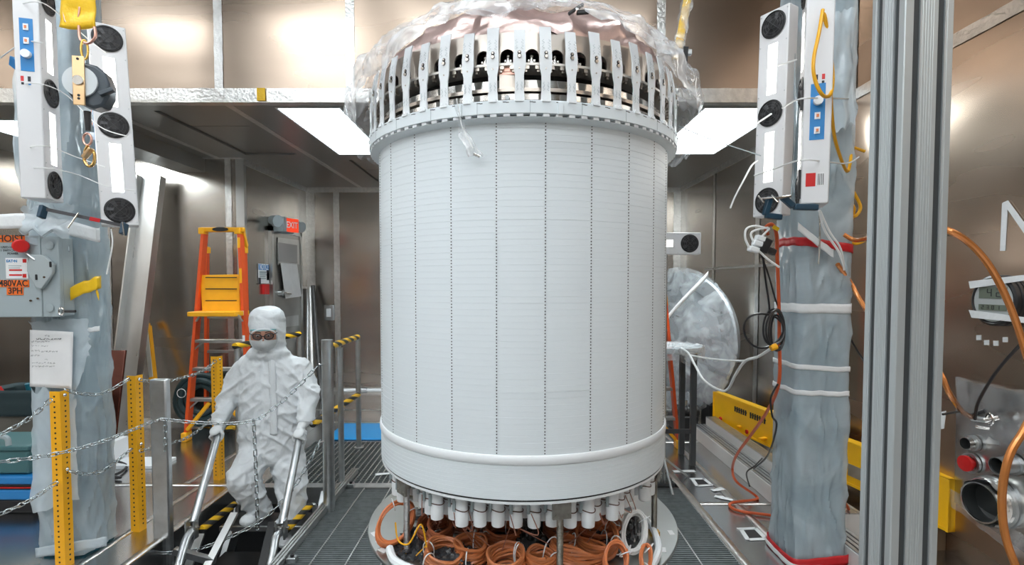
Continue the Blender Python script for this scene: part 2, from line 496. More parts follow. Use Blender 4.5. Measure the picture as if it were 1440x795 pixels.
# alcove ceiling panels with troughs for the light fittings
LITL = (-1.98, -1.43, 4.42, 6.02)          # lit panel left of the cylinder: x0 x1 y0 y1
DKL = (-3.05, -2.45, 4.50, 6.05)           # unlit panel
LITR = (1.60, 2.30, 4.42, 6.00)
LITF = (-4.95, -4.30, 4.75, 5.90)
holes = [LITL, DKL, LITR, LITF, (-1.95, -1.43, 6.3, 7.6)]
xs = sorted({XL, XR} | {h[0] for h in holes} | {h[1] for h in holes})
cl = MB()
ys = sorted({YB, YBB+T} | {h[2] for h in holes} | {h[3] for h in holes})
for i in range(len(xs)-1):
    for j in range(len(ys)-1):
        cx, cy = (xs[i]+xs[i+1])/2, (ys[j]+ys[j+1])/2
        if any(h[0] < cx < h[1] and h[2] < cy < h[3] for h in holes): continue
        cl.bb(xs[i], xs[i+1], ys[j], ys[j+1], ZC, ZC+0.06)
struct('ceiling', cl, m_ceil, smooth=0)
rec = MB()
for x0, x1, y0, y1 in holes:
    rec.bb(x0, x1, y0, y1, ZC+0.05, ZC+0.09)
struct('ceiling_recess', rec, m_ceil, smooth=0)
for n_, xx in enumerate((-2.33, -3.45, 0.1)):
    struct('ceiling_seam', MB().bb(xx-0.03, xx+0.03, YB, YL if xx < -3.2 else YBB, ZC-0.004, ZC), m_tapefoil, smooth=0)
struct('ceiling_seam', MB().bb(XL, XN, YL-0.05, YL, ZC-0.006, ZC), m_tapefoil, smooth=0)
struct('ceiling_soffit', MB().bb(-3.95, -3.62, YB, YL, ZC-0.16, ZC), m_ceil, smooth=0)

def panel_light(rect, z, m, label, down=True, fm=m_white2):
    x0, x1, y0, y1 = rect
    t = thing('ceiling_light', label, 'ceiling light', ((x0+x1)/2, (y0+y1)/2, z))
    e = 0.018
    fr = MB().bb(x0, x1, y0, y0+e, z-0.004, z+0.05).bb(x0, x1, y1-e, y1, z-0.004, z+0.05).bb(x0, x0+e, y0+e, y1-e, z-0.004, z+0.05).bb(x1-e, x1, y0+e, y1-e, z-0.004, z+0.05)
    fr.build('frame', fm, t, smooth=0)
    MB().bb(x0+e, x1-e, y0+e, y1-e, z+0.006, z+0.014).build('diffuser', m, t, smooth=0)
    return t
m_lampA = lamp_mat('alcove lamp diffuser', (0.88, 0.97, 1.0), ALCOVE_LAMP)
m_lampH = lamp_mat('hall lamp diffuser', (0.90, 0.96, 1.0), HALL_LAMP)
panel_light(LITL, ZC, m_lampA, 'lit rectangular ceiling panel between the orange ladder and the white cylinder')
panel_light(LITR, ZC, m_lampA, 'lit rectangular ceiling panel between the white cylinder and the right wrapped column')
panel_light(LITF, ZC, m_lampA, 'lit ceiling panel above the leaning aluminium channel')
t = thing('ceiling_panel', 'dull unlit grey ceiling panel above the orange ladder', 'ceiling panel', ((DKL[0]+DKL[1])/2, (DKL[2]+DKL[3])/2, ZC))
MB().bb(DKL[0]+.01, DKL[1]-.01, DKL[2]+.01, DKL[2]+.5, ZC+0.02, ZC+0.035).build('panel_leaf', m_ceil, t, smooth=0)
MB().bb(DKL[0]+.01, DKL[1]-.01, DKL[2]+.51, DKL[3]-.01, ZC+0.02, ZC+0.035).build('panel_leaf', m_ceil, t, smooth=0)
t = thing('ceiling_panel', 'dull unlit grey ceiling panel close to the far wall', 'ceiling panel', (-1.69, 6.95, ZC))
MB().bb(-1.94, -1.44, 6.31, 6.9, ZC+0.02, ZC+0.035).build('panel_leaf', m_ceil, t, smooth=0)
MB().bb(-1.94, -1.44, 6.91, 7.59, ZC+0.02, ZC+0.035).build('panel_leaf', m_ceil, t, smooth=0)
MB().cyl((-1.55, 6.15, ZC-0.03), (-1.55, 6.15, ZC), 0.05, 20).build('smoke_detector', m_white2, None, label='small white round detector on the alcove ceiling', cat='smoke detector')
hall = [(x, y) for x in (-4.3, -2.5, -0.7, 1.1) for y in (1.7, -0.5, -2.4)]
for x, y in hall:
    t = panel_light((x-0.62, x+0.62, y-0.3, y+0.3), ZH-0.055, m_lampH, 'long white ceiling panel lamp over the open hall')
    t['group'] = 'hall ceiling lamps'

# seams: foil-taped beam and vertical joints
bm_ = MB()
def beam_fn(u, v):
    x = XL + (XR-XL)*u
    prof = [(YB+0.06, ZC-0.004), (YB-0.02, ZC-0.004), (YB-0.02, ZC+0.108), (YB+0.001, ZC+0.108)]
    k = min(int(v*3+1e-6), 2); tt = v*3-k
    a, b = prof[k], prof[k+1]
    j = 0.006*noise.noise(Vector((x*9, v*9, 0)))
    return Vector((x, a[0]+(b[0]-a[0])*tt - abs(j), a[1]+(b[1]-a[1])*tt + j*0.6))
bm_.grid(beam_fn, 240, 6)
struct('trim_beam', bm_, m_tapefoil)
MB().box((-2.02, YB-0.032, ZC+0.055), (0.065, 0.008, 0.10)).build('tape_patch', m_yeltape, None, label='small yellow tape patch on the foil-taped beam', cat='tape')
def vseam(name, x, y, z0, z1, wd=0.06, axis='x', m=m_tapefoil, d=0.006):
    n = int((z1-z0)/0.04)
    mb = MB()
    def fn(u, v):
        e = (u-0.5)*wd*(1+0.1*noise.noise(Vector((u*3, v*n*.7, x*5))))
        j = d + 0.003*noise.noise(Vector((u*5, v*n, y)))
        z = z0 + (z1-z0)*v
        return Vector((x+e, y-j, z)) if axis == 'x' else Vector((x+j*(1 if axis == 'l' else -1), y+e, z))
    mb.grid(fn, 4, n)
    return struct(name, mb, m_tapefoil)
for k, (px, wd) in enumerate(((308, .07), (493, .07), (929, .07))):
    vseam('trim_upper_%d' % (k+1), W(px, 100, YB).x, YB, ZC+0.11, ZH-.01, wd)
vseam('trim_recess_1', W(322, 300, YL).x, YL, 0, ZC, .075)
vseam('trim_recess_2', W(150, 300, YL).x, YL, 0, ZC, .075)
struct('trim_recess_3', MB().bb(XN-0.09, XN+0.006, YL-0.006, YL+.05, 0, ZC), m_alu, smooth=0)
vseam('trim_back_1', XN+0.05, YBB, 0, ZC, .16)
vseam('trim_back_2', W(473, 300, YBB).x, YBB, 0, ZC, .09)
vseam('trim_back_3', XA-0.05, YBB, 0, ZC, .12)
vseam('trim_right_1', XA, 6.75, 0, ZC, .07, 'r')
vseam('trim_right_2', XA, 5.55, 0, ZC, .09, 'r')
vseam('trim_right_3', XR, YB-0.03, ZC, ZH, .08, 'r')
struct('trim_ceiling_back', MB().bb(XN, XA, YBB-0.012, YBB, ZC-0.075, ZC), m_tapefoil, smooth=0)
struct('trim_ceiling_right', MB().bb(XA-0.012, XA, YB, YBB-.02, ZC-0.07, ZC), m_tapefoil, smooth=0)
struct('trim_ceiling_door', MB().bb(XN, XN+0.012, YL, YBB-.02, ZC-0.07, ZC), m_tapefoil, smooth=0)
struct('baseboard_back', MB().bb(XN, XA, YBB-0.015, YBB, 0, 0.06), m_tapefoil, smooth=0)
struct('baseboard_recess', MB().bb(XL, XN-.1, YL-0.015, YL, 0, 0.06), m_tapefoil, smooth=0)
struct('baseboard_right', MB().bb(XA-0.012, XA, 4.35, YBB-.02, 0, 0.05), m_tapefoil, smooth=0)
struct('trim_right_ledge', MB().bb(XA-0.03, XA, 4.4, 7.0, 1.86, 1.885), m_alu, smooth=0)
rs = MB()
def rs_fn(u, v):
    y = -1.0 + (YB+1.0)*u
    return Vector((XR-0.008-0.004*noise.noise(Vector((y*10, v*4, 0))), y, 3.20+(v-0.5)*0.085*(1+.15*noise.noise(Vector((y*6, v, 2))))))
rs.grid(rs_fn, 90, 2)
struct('trim_right_joint', rs, m_tapefoil)

# grating: flat bars in panels, with brighter bearing bars along the panel seams
gm = bpy.data.meshes
def grating(x0, x1, y0, y1, pitch, seam_xs, th=0.005, name='floor_grating'):
    root = struct(name, MB().bb(x0, x1, y0-0.004, y0, -0.03, 0).bb(x0, x1, y1, y1+0.004, -0.03, 0).bb(x0, x0+.006, y0, y1, -0.03, 0).bb(x1-.006, x1, y0, y1, -0.03, 0), m_galv, smooth=0)
    mb = MB()
    n = int((y1-y0)/pitch)
    for i in range(1, n):
        y = y0 + i*pitch
        mb.bb(x0+.006, x1-.006, y-th/2, y+th/2, -0.028, -0.001)
    mb.build('cross_bar', m_grate, root, smooth=0, kind='stuff')
    for x in seam_xs:
        MB().bb(x-0.004, x+0.004, y0, y1, -0.03, 0.0005).build('bearing_bar', m_alu, root, smooth=0)
    return root
grating(GX0, GX1, GY0, 4.26, 0.024, [GX0+0.16+0.215*i for i in range(12)])
grating(-2.1, GX1, 4.365, 5.51, 0.04, [-2.1+0.05*i for i in range(1, 69)], name='floor_grating_back')
# side infill left of the far grating
struct('floor_strip', MB().bb(-2.3, -2.1, 4.36, 5.52, -0.012, 0), m_floor, smooth=0)
mm = MB()
def mat_fn(u, v):
    x, y = -2.02 + 1.42*u, 5.56 + 0.66*v
    return Vector((x, y, 0.006 + 0.004*max(0, noise.noise(Vector((x*5, y*5, 0))))))
mm.grid(mat_fn, 30, 14)
mm.build('tacky_mat', m_bluemat, None, solid=0.004, label='blue adhesive floor mat behind the grated platform', cat='floor mat')
# floor openings with taped covers on the right
for k, (px, py) in enumerate(((965, 672), (1025, 745), (1010, 696), (987, 677))):
    pass
for k, p in enumerate((F(1058, 752), F(986, 679))):
    t = thing('floor_hole', ('square floor hole edged with torn white tape, %s' % ('beside the wrapped column on the cable side' if k == 0 else 'beside the paper strip near the disc')), 'floor hole', (p.x, p.y, 0))
    MB().bb(p.x-.045, p.x+.045, p.y-.06, p.y+.06, 0.001, 0.0035).build('opening', m_black, t, smooth=0)
    q = MB()
    for a in range(4):
        an = a*PI/2 + 0.1
        c = Vector((p.x+math.cos(an)*.058, p.y+math.sin(an)*.074, 0.005))
        q.box(c, (0.03 if a % 2 == 0 else 0.13, 0.15 if a % 2 == 0 else 0.03, 0.002), Matrix.Rotation(0.12*math.sin(a*2.3+k), 3, 'Z'))
    q.build('tape_edge', m_tapew, t, smooth=0)
for k, (px, py, an, ln, lab) in enumerate(((1010, 690, .3, .12, 'crumpled white tape scrap on the grating beside the floor hole'), (962, 664, .05, .2, 'white paper strip pointing away from the cylinder base, steel floor side'), (548, 667, .25, .25, 'white paper strip on the grating left of the cylinder'), (1018, 702, -.6, .14, 'white tape scrap on the steel floor by the orange cable'))):
    p = F(px, py)
    mb = MB()
    mb.grid(lambda u, v: Vector((p.x+(u-.5)*ln*math.cos(an)-(v-.5)*.05*math.sin(an), p.y+(u-.5)*ln*math.sin(an)+(v-.5)*.05*math.cos(an), 0.008+.006*noise.noise(Vector((u*4, v*3, k))))), 10, 3)
    mb.build('tape_scrap', m_tapew, None, solid=0.001, label=lab, cat='tape')
# ------------------------------------------------------------------ the big white cylinder
X0, Y0, R = 0.06, 3.033, 0.80
ZB, ZT = 0.749, 2.379
CC = Vector((X0, Y0, 0))
def pol(r, a, z):
    """point around the cylinder; a = 0 faces the viewer, positive to the right"""
    return Vector((X0 + r*math.sin(a), Y0 - r*math.cos(a), z))
det = thing('detector_cylinder', 'tall white cylinder of stacked rings with a toothed flange and straps, standing on rods', 'detector', (X0, Y0, 0.346))
# inner core so that no light leaks through the ring joints
MB().lathe([(0.0, ZB+0.01), (0.78, ZB+0.01), (0.78, ZT), (0.0, ZT)], 96, CC).build('core', m_white, det)
# stacked rings
ZBELT = 0.950
NR = 52
pitch = (ZT - ZBELT)/NR
rg = MB().lathe([(0.775, 0.0), (R-0.0005, 0.0), (R, 0.0006), (R, pitch-0.0008), (R-0.0005, pitch-0.0002), (0.775, pitch-0.0002)], 144, closed_prof=True)
rmesh = rg.mesh('ring', m_white, 30)
for i in range(NR):
    inst('ring', rmesh, det, Matrix.Translation((X0 + random.uniform(-4e-4, 4e-4), Y0 + random.uniform(-4e-4, 4e-4), ZBELT + i*pitch)))
# columns of paired pin holes along the panel joints
hb = MB()
for i in range(NR):
    for dz in (0.27, 0.73):
        z = (i+dz)*pitch
        hb.cyl((0, -R-0.0012, z), (0, -R+0.004, z), 0.0031, 8)
hmesh = hb.mesh('pin_holes', mat('pin hole shadow grey', (0.10, 0.10, 0.11), 0.6), 30)
for k in range(24):
    a = math.radians(-9.1 + 15*k)
    inst('pin_hole_column', hmesh, det, Matrix.Translation((X0, Y0, ZBELT)) @ Matrix.Rotation(a, 4, 'Z'), kind='stuff')
# belt and lower skirt
MB().lathe([(R-0.004, ZBELT-0.045), (R+0.004, ZBELT-0.043), (R+0.008, ZBELT-0.036), (R+0.008, ZBELT-0.008), (R+0.004, ZBELT-0.001), (R-0.004, ZBELT)], 160, CC).build('belt', m_white2, det)
ns = 8
sp = (ZBELT-0.045-ZB-0.004)/ns
sk = MB().lathe([(0.775, 0), (R+0.001, 0), (R+0.002, 0.001), (R+0.002, sp-0.0012), (R+0.001, sp-0.0002), (0.775, sp-0.0002)], 144, closed_prof=True)
smesh = sk.mesh('skirt_ring', m_white, 30)
for i in range(ns):
    inst('skirt_ring', smesh, det, Matrix.Translation((X0, Y0, ZB+0.004+i*sp)))
MB().lathe([(0.7, ZB-0.005), (R-0.004, ZB-0.005), (R-0.004, ZB+0.004), (0.7, ZB+0.004)], 144, CC).build('gasket', m_black, det)
MB().lathe([(0.0, ZB-0.016), (R-0.001, ZB-0.016), (R-0.001, ZB-0.005), (0.0, ZB-0.005)], 144, CC).build('base_plate', m_white2, det)
# flange with teeth
RF = 0.847
ZF0, ZF1 = 2.398, 2.452
MB().lathe([(0.79, ZF0), (RF, ZF0), (RF+0.002, ZF0+0.002), (RF+0.002, ZF1-0.002), (RF, ZF1), (0.79, ZF1)], 160, CC, closed_prof=True).build('flange', m_white, det)
MB().lathe([(0.78, ZT-0.006), (R+0.006, ZT-0.006), (R+0.026, ZT+0.002), (RF-0.006, ZF0-0.012), (RF-0.006, ZF0-0.0105), (0.78, ZF0-0.0105)], 144, CC).build('flange_lip', m_white, det)
tb = MB().box((0, -(R+0.0255), 0), (0.027, 0.038, 0.0115))
tmesh = tb.mesh('tooth', m_white2, 0)
for k in range(96):
    inst('tooth', tmesh, det, Matrix.Translation((X0, Y0, ZF0-0.0055)) @ Matrix.Rotation(2*PI*(k+.5)/96, 4, 'Z'))
MB().lathe([(R+0.010, ZF0-0.0105), (R+0.016, ZF0-0.0105), (R+0.016, ZF0), (R+0.010, ZF0)], 144, CC, closed_prof=True).build('slot_back', m_black, det)
MB().lathe([(0.80, ZF1), (RF-0.012, ZF1), (RF-0.012, ZF1+0.006), (0.80, ZF1+0.006)], 120, CC).build('flange_gasket', m_black, det)
# joints in the flange band
jb = MB().box((0, -(RF+0.0016), 0), (0.0016, 0.002, ZF1-ZF0-.004)).mesh('flange_joint', m_enc, 0)
for k in range(24):
    inst('flange_joint', jb, det, Matrix.Translation((X0, Y0, (ZF0+ZF1)/2)) @ Matrix.Rotation(math.radians(1+15*k), 4, 'Z'))
sb = MB()
sb.box((-0.006, -(RF+0.0016), 0), (0.014, 0.002, 0.003)); sb.box((0.006, -(RF+0.0016), -0.0015), (0.012, 0.002, 0.003))
smesh2 = sb.mesh('slot_mark', m_black, 0)
# --- crown above the flange: polished bands, shelf, arch plate
ZS = 2.616
MB().lathe([(0.74, ZF1), (0.785, ZF1), (0.785, 2.500), (0.74, 2.500)], 120, CC).build('polished_band', m_chrome, det)
MB().lathe([(0.74, 2.505), (0.80, 2.505), (0.80, 2.520), (0.74, 2.520)], 120, CC).build('spacer_ring', m_champ, det)
MB().lathe([(0.70, 2.522), (0.775, 2.522), (0.775, 2.560), (0.70, 2.560)], 120, CC).build('polished_band', m_chrome, det)
MB().lathe([(0.60, 2.56), (0.71, 2.56), (0.71, 2.70), (0.60, 2.70)], 96, CC).build('inner_drum', m_black, det)
MB().lathe([(0.68, ZS-0.010), (0.818, ZS-0.010), (0.818, ZS), (0.68, ZS)], 120, CC).build('shelf_ring', mat('pale anodised shelf', (.74, .71, .66), .4, .7), det)
NS = 48
OFF = math.radians(-2.0)
# arch plates: one per bay, a tile with a rounded doorway
def arch_mesh():
    wd = 2*PI*0.795/NS
    hw, top, bot = 0.030, 0.066, 0.0
    outer = [(-wd/2, 0.0), (-wd/2, 0.135), (wd/2, 0.135), (wd/2, 0.0), (hw, 0.0)]
    arc = [(hw*math.cos(a), top-hw+hw*math.sin(a)) for a in [PI*i/10 for i in range(11)]]
    poly = outer + arc + [(-hw, 0.0)]
    mb = MB()
    # split in quads strips to stay convex: left jamb, right jamb, lintel pieces
    d = 0.012
    def slabp(pts):
        n = len(pts)
        v = [Vector((x, -0.795, z)) for x, z in pts] + [Vector((x, -0.795+d, z)) for x, z in pts]
        f = [tuple(range(n)), tuple(range(n, 2*n))[::-1]] + [(i, n+i, n+(i+1) % n, (i+1) % n) for i in range(n)]
        mb.add(v, f)
    slabp([(-wd/2, 0), (-hw, 0), (-hw, top-hw), (-wd/2, top-hw)])
    slabp([(hw, 0), (wd/2, 0), (wd/2, top-hw), (hw, top-hw)])
    arc2 = [(-wd/2, top-hw)] + [(-hw*math.cos(a), top-hw+hw*math.sin(a)) for a in [PI*i/10 for i in range(11)]] + [(wd/2, top-hw)]
    for i in range(len(arc2)-1):
        a, b = arc2[i], arc2[i+1]
        if i == 0 or i == len(arc2)-2:
            continue
        slabp([a, b, (b[0], 0.135), (a[0], 0.135)])
    slabp([(-wd/2, top-hw), (-hw, top-hw), (-hw, 0.135), (-wd/2, 0.135)])
    slabp([(hw, top-hw), (wd/2, top-hw), (wd/2, 0.135), (hw, 0.135)])
    return mb.mesh('arch_plate', m_champ, 30)
ame = arch_mesh()
# feedthrough fitting seen in each arch
fb = MB()
fb.cyl((0, -0.765, 0), (0, -0.765, 0.016), 0.015, 14)
for sx in (-1, 0, 1):
    fb.cyl((sx*0.009, -0.772, 0.0), (sx*0.009, -0.772, 0.022), 0.004, 8)
fb.cyl((0, -0.765, 0.016), (0, -0.765, 0.03), 0.008, 12, 0.005).ball((0, -0.765, 0.035), 0.006, 10, 6)
for q_ in fb.v: q_.x *= 1.35; q_.z *= 1.35
fme = fb.mesh('feedthrough', m_chrome, 35)
bb_ = MB()
for sx in (-1, 1):
    bb_.box((sx*0.021, -0.806, -0.017), (0.017, 0.018, 0.015)).box((sx*0.026, -0.80, -0.029), (0.010, 0.016, 0.010))
bme = bb_.mesh('clamp_block', m_champ, 30)
# strap: waisted white plate with bolt and zig-zag stitching
def strap_mesh(h, wtop):
    prof = [(0.0, .0215), (0.03, .0205), (0.045, .0185), (0.11, .0185), (0.135, .0245), (0.155, .0262), (0.19, .0262), (0.215, .0240), (0.25, .0235), (h, wtop*1.55)]
    mb = MB()
    n = len(prof)
    v = []
    for s, hw in prof:
        r = 0.845 - 0.018*max(0, (s-0.18)/0.12)**1.5
        for x, rr in ((-hw, r), (hw, r), (hw, r-0.006), (-hw, r-0.006)):
            v.append((x, -rr, s))
    f = []
    for i in range(n-1):
        for k in range(4):
            l = (k+1) % 4
            f.append((i*4+k, i*4+l, (i+1)*4+l, (i+1)*4+k))
    f += [(0, 1, 2, 3), (n*4-1, n*4-2, n*4-3, n*4-4)]
    mb.add(v, f)
    mb.box((0, -0.848, 0.004), (0.034, 0.012, 0.010)).cyl((-0.009, -0.852, 0.012), (-0.009, -0.842, 0.012), 0.004, 8).cyl((0.009, -0.852, 0.012), (0.009, -0.842, 0.012), 0.004, 8)
    return mb.mesh('strap', m_white2, 40)
stm = [strap_mesh(0.30, .0150), strap_mesh(0.315, .0165)]
bo = MB().cyl((0, -0.847, 0.0), (0, -0.8455, 0.0), 0.0085, 14).cyl((0, -0.847, 0.014), (0, -0.8455, 0.014), 0.0075, 14)
bkm = bo.mesh('bolt_slot', m_black, 30)
bo = MB().cyl((0, -0.853, -0.002), (0, -0.846, -0.002), 0.0065, 12).cyl((0, -0.851, 0.014), (0, -0.846, 0.014), 0.0042, 10).cyl((0, -0.848, -0.05), (0, -0.846, -0.05), 0.0032, 8)
bom = bo.mesh('bolt', m_champ, 30)
zz = MB()
for (z0, hw) in ((0.212, 0.022), (0.235, 0.022), (0.045, 0.016), (0.062, .016)):
    for sg in (-1, 1):
        pts = [(sg*hw*0.75, -0.8462, z0), (sg*hw*0.3, -0.8462, z0+0.006), (sg*hw*0.8, -0.8462, z0+0.012), (sg*hw*0.45, -0.8462, z0+0.018)]
        zz.tube(pts, 0.0007, 4)
zzm = zz.mesh('stitching', m_enc, 30)
for k in range(NS):
    a = OFF + 2*PI*k/NS
    Rz = Matrix.Translation((X0, Y0, 0)) @ Matrix.Rotation(a, 4, 'Z')
    Rm = Matrix.Translation((X0, Y0, 0)) @ Matrix.Rotation(a + PI/NS, 4, 'Z')
    st = inst('strap', stm[k % 2], det, Rz @ Matrix.Translation((0, 0, ZF1-0.006)) @ Matrix.Rotation(random.uniform(-.012, .012), 4, 'Y'))
    inst('bolt_slot', bkm, st, Rz @ Matrix.Translation((0, 0, 2.632)))
    inst('bolt', bom, st, Rz @ Matrix.Translation((0, 0, 2.632)), kind='stuff')
    inst('stitching', zzm, st, Rz @ Matrix.Translation((0, 0, ZF1-0.006)), kind='stuff')
    inst('arch_plate', ame, det, Rm @ Matrix.Translation((0, 0, ZS)))
    inst('feedthrough', fme, det, Rm @ Matrix.Translation((0, 0, ZS)))
    inst('clamp_block', bme, det, Rm @ Matrix.Translation((0, 0, ZS)), kind='stuff')
    inst('slot_mark', smesh2, det, Rm @ Matrix.Translation((0, 0, ZF1-0.008)))
# copper clamp in one bay, white washers in others
cb = MB().box((0, -0.792, ZS-0.018), (0.072, 0.02, 0.022)).box((0, -0.792, ZS-0.036), (0.072, 0.016, 0.010))
o = inst('copper_clamp', cb.mesh('copper_clamp', m_copper, 30), det, Matrix.Translation((X0, Y0, 0)) @ Matrix.Rotation(math.radians(-5.7), 4, 'Z'), label='copper clamp block')
MB().box(pol(0.79, math.radians(-5.7), 2.545), (0.07, 0.015, 0.06)).build('cover_plate', m_champ, det)
for an in (-5.7, 22.0):
    p, q = pol(0.788, math.radians(an), 2.478), pol(0.805, math.radians(an), 2.478)
    MB().cyl(p, q, 0.010, 16).build('washer', m_white2, det)
# reinforcing notch on the flange
for an in (-19.5, 9.6):
    p = pol(RF+0.004, math.radians(an), 2.42)
    MB().box(p, (0.022 if an > 0 else .03, 0.014, 0.05), Matrix.Rotation(math.radians(an), 3, 'Z')).build('lug', m_white, det, bevel=0.002)
# crumpled foil dome
def dome_fn(u, v):
    a = 2*PI*u
    t = v*PI/2
    r = 0.78*math.cos(t)**0.75 + 0.0
    z = 2.735 + 0.30*math.sin(t)
    n = Vector((math.cos(a)*r*4.5, math.sin(a)*r*4.5, z*5))
    d = 0.035*noise.noise(n) + 0.02*noise.noise(n*2.7)
    r = max(r + d*(0.4+math.cos(t)), 0) if v < 1 else 0
    return Vector((X0 + r*math.cos(a), Y0 + r*math.sin(a), z + d*0.9))
MB().grid(dome_fn, 96, 22, closed_u=True).build('foil_dome', mat('pink copper foil', (0.66, 0.50, 0.46), 0.32, 0.75, var=0.25, vscale=6, bump=0.6, bscale=14), det, smooth=30)
# hanging cups (light sensors) in a hexagonal field under the base plate, front part
cm = MB().lathe([(0.0, 0.0), (0.026, 0.0), (0.030, 0.003), (0.031, 0.02), (0.031, 0.075), (0.029, 0.078), (0.029, 0.115), (0.031, 0.118), (0.031, 0.155), (0.0, 0.155)], 24)
cme = cm.mesh('sensor_cup', m_white2, 35)
wm = MB().tube([(0.0325*math.cos(a), 0.0325*math.sin(a), 0.078+0.004*math.sin(a*2)) for a in [2*PI*i/24 for i in range(24)]], 0.0022, 6, closed=True)
wme = wm.mesh('wire_loop', mat('brown wire', (0.10, 0.035, 0.02), 0.5), 40)
km = MB().cyl((-0.034, -0.012, 0.07), (-0.034, -0.012, 0.125), 0.008, 8)
kme = km.mesh('clip', m_enc, 35)
cups = []
pt = 0.083
for i in range(-10, 11):
    for j in range(-10, 11):
        x, y = pt*(i + 0.5*(j % 2)), pt*0.866*j - 0.02
        r = math.hypot(x, y)
        if r < 0.735 and y < -0.22 and r > 0.45:
            cups.append((x, y, r))
for x, y, r in cups:
    dz = 0.0 if r > 0.6 else 0.01
    Mx = Matrix.Translation((X0+x, Y0+y, ZB-0.171+dz+random.uniform(-.004, .004))) @ Matrix.Rotation(random.uniform(-.6, .6), 4, 'Z')
    c = inst('sensor_cup', cme, det, Mx)
    inst('wire_loop', wme, c, Mx)
    inst('clip', kme, c, Mx)
# support rods
for k, an in enumerate((-50.5, 11.8, 68.3, -110, 130, 190)):
    a = math.radians(an)
    p0, p1 = pol(0.755, a, 0.346), pol(0.755, a, ZB-0.016)
    rod = MB()
    rod.cyl(p0, p1, 0.0145, 16)
    z = p0.z
    rod2 = []
    while z < p1.z:
        rod2.append((0.0145, z-p0.z)); rod2.append((0.0160, z-p0.z+0.004)); z += 0.008
    rod.lathe(rod2, 16, p0)
    ro = rod.build('support_rod', m_galv if k == 0 else mat('dark threaded rod', (0.30, 0.29, 0.26), 0.42, 1.0, var=.2, vscale=20), det)
    MB().cyl(p0, p0+Vector((0, 0, 0.022)), 0.032, 6).build('nut', mat('brass', (0.60, 0.36, 0.10), 0.3, 1.0), ro)
    Rz = Matrix.Rotation(a, 3, 'Z')
    bk = MB().box(p1+Vector((0, 0, -0.035)) + Rz @ Vector((0, -0.025, 0)), (0.085, 0.012, 0.085), Rz)
    for sx in (-1, 1):
        for sz in (-1, 1):
            q = p1 + Vector((0, 0, -0.035+sz*0.025)) + Rz @ Vector((sx*0.028, -0.031, 0))
            bk.cyl(q, q + Rz @ Vector((0, -0.006, 0)), 0.006, 8)
    bk.cyl(p1+Vector((0, 0, -0.05)), p1, 0.024, 12)
    bk.build('bracket', mat('pitted bracket steel', (0.36, 0.35, 0.32), 0.5, 0.9, var=.2, vscale=30), ro)

# ------------------------------------------------------------------ disc plate, cable coils
ZD = 0.346
disc = thing('base_disc', 'large round grey metal disc under the white cylinder, with white tape squares', 'base plate', (X0, Y0, 0))
MB().lathe([(0, ZD-0.02), (0.874, ZD-0.02), (0.877, ZD-0.017), (0.877, ZD-0.003), (0.874, ZD), (0, ZD)], 128, CC).build('plate', mat('dull turned aluminium', (0.50, 0.51, 0.50), 0.33, 1.0, var=.08, vscale=3), disc)
MB().lathe([(0.55, 0.0), (0.55, ZD-0.02), (0.50, ZD-0.02), (0.50, 0.0)], 48, CC, closed_prof=True).build('pedestal', m_galv, disc)
for an, r in ((-71, .845), (-64, .83), (-58, .84), (58, .83), (72, .84), (50, .84), (-44, .85)):
    p = pol(r, math.radians(an), ZD+0.0015)
    MB().box(p, (0.05, 0.028, 0.002), Matrix.Rotation(math.radians(an+20), 3, 'Z')).build('label_square', m_paper, disc, smooth=0)
def coil(label, c, rx, ry, nturn, r, m, tilt=(0, 0), zspread=0.02, seed=0, tie=True, jitter=0.012):
    rnd = random.Random(seed)
    c = Vector(c)
    t = thing('cable_coil', label, 'cable coil', (c.x, c.y, c.z))
    Rm = Euler((tilt[0], tilt[1], rnd.uniform(-.3, .3))).to_matrix()
    def turns(n, sd):
        pts = []
        ph = rnd.uniform(0, 6)
        for i in range(n*26):
            a = 2*PI*i/26 + ph
            lv = i/26
            q = 1 + .22*noise.noise(Vector((lv*0.55+sd*9.3, sd*1.7, .5))) + jitter*5*noise.noise(Vector((lv*0.9, sd, math.sin(a)*.8)))
            ring = (lv*7.13) % 4
            z = zspread*(lv/n*2-1)*1.15 + .022*noise.noise(Vector((math.cos(a)*.9+lv*.35, math.sin(a)*.9, sd*3.1)))
            pts.append(c + Rm @ Vector((rx*q*math.cos(a), ry*q*math.sin(a), z)))
        return pts
    MB().tube(turns(nturn, seed), r, 6).build('cable', m, t)
    for k in range(2 if tie else 0):
        a = rnd.uniform(0, 6.28)
        p = c + Rm @ Vector((rx*math.cos(a), ry*math.sin(a), 0))
        q = Rm @ Vector((math.cos(a), math.sin(a), 0))
        ring = [p + q*(0.03*math.cos(b)) + Rm @ Vector((0, 0, (zspread+.012)*math.sin(b))) for b in [2*PI*i/16 for i in range(16)]]
        MB().tube(ring, 0.003, 5, closed=True).build('cable_tie', m_white2, t)
    return t
def PD(px, py, z):
    return F(px, py, z)
zc = ZD + 0.05
coil('orange-brown coil of thin cable left of the middle rod, under the white cups', PD(662, 775, .40), .075, .075, 11, .0078, m_coil, (0.12, 0.05), .05, 1)
coil('orange-brown coil of thin cable beside the middle rod, cut by the picture edge', PD(712, 792, .40), .080, .080, 11, .0078, m_coil, (0.15, -0.1), .05, 2)
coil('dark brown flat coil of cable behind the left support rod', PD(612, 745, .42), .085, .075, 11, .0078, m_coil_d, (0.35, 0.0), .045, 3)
coil('bright orange loose coil leaning at the left rim of the disc', PD(556, 735, .46), .075, .11, 9, .0055, mat('bright orange coax', (0.66, 0.20, 0.07), .35), (0.9, 0.5), .03, 4, jitter=.03)
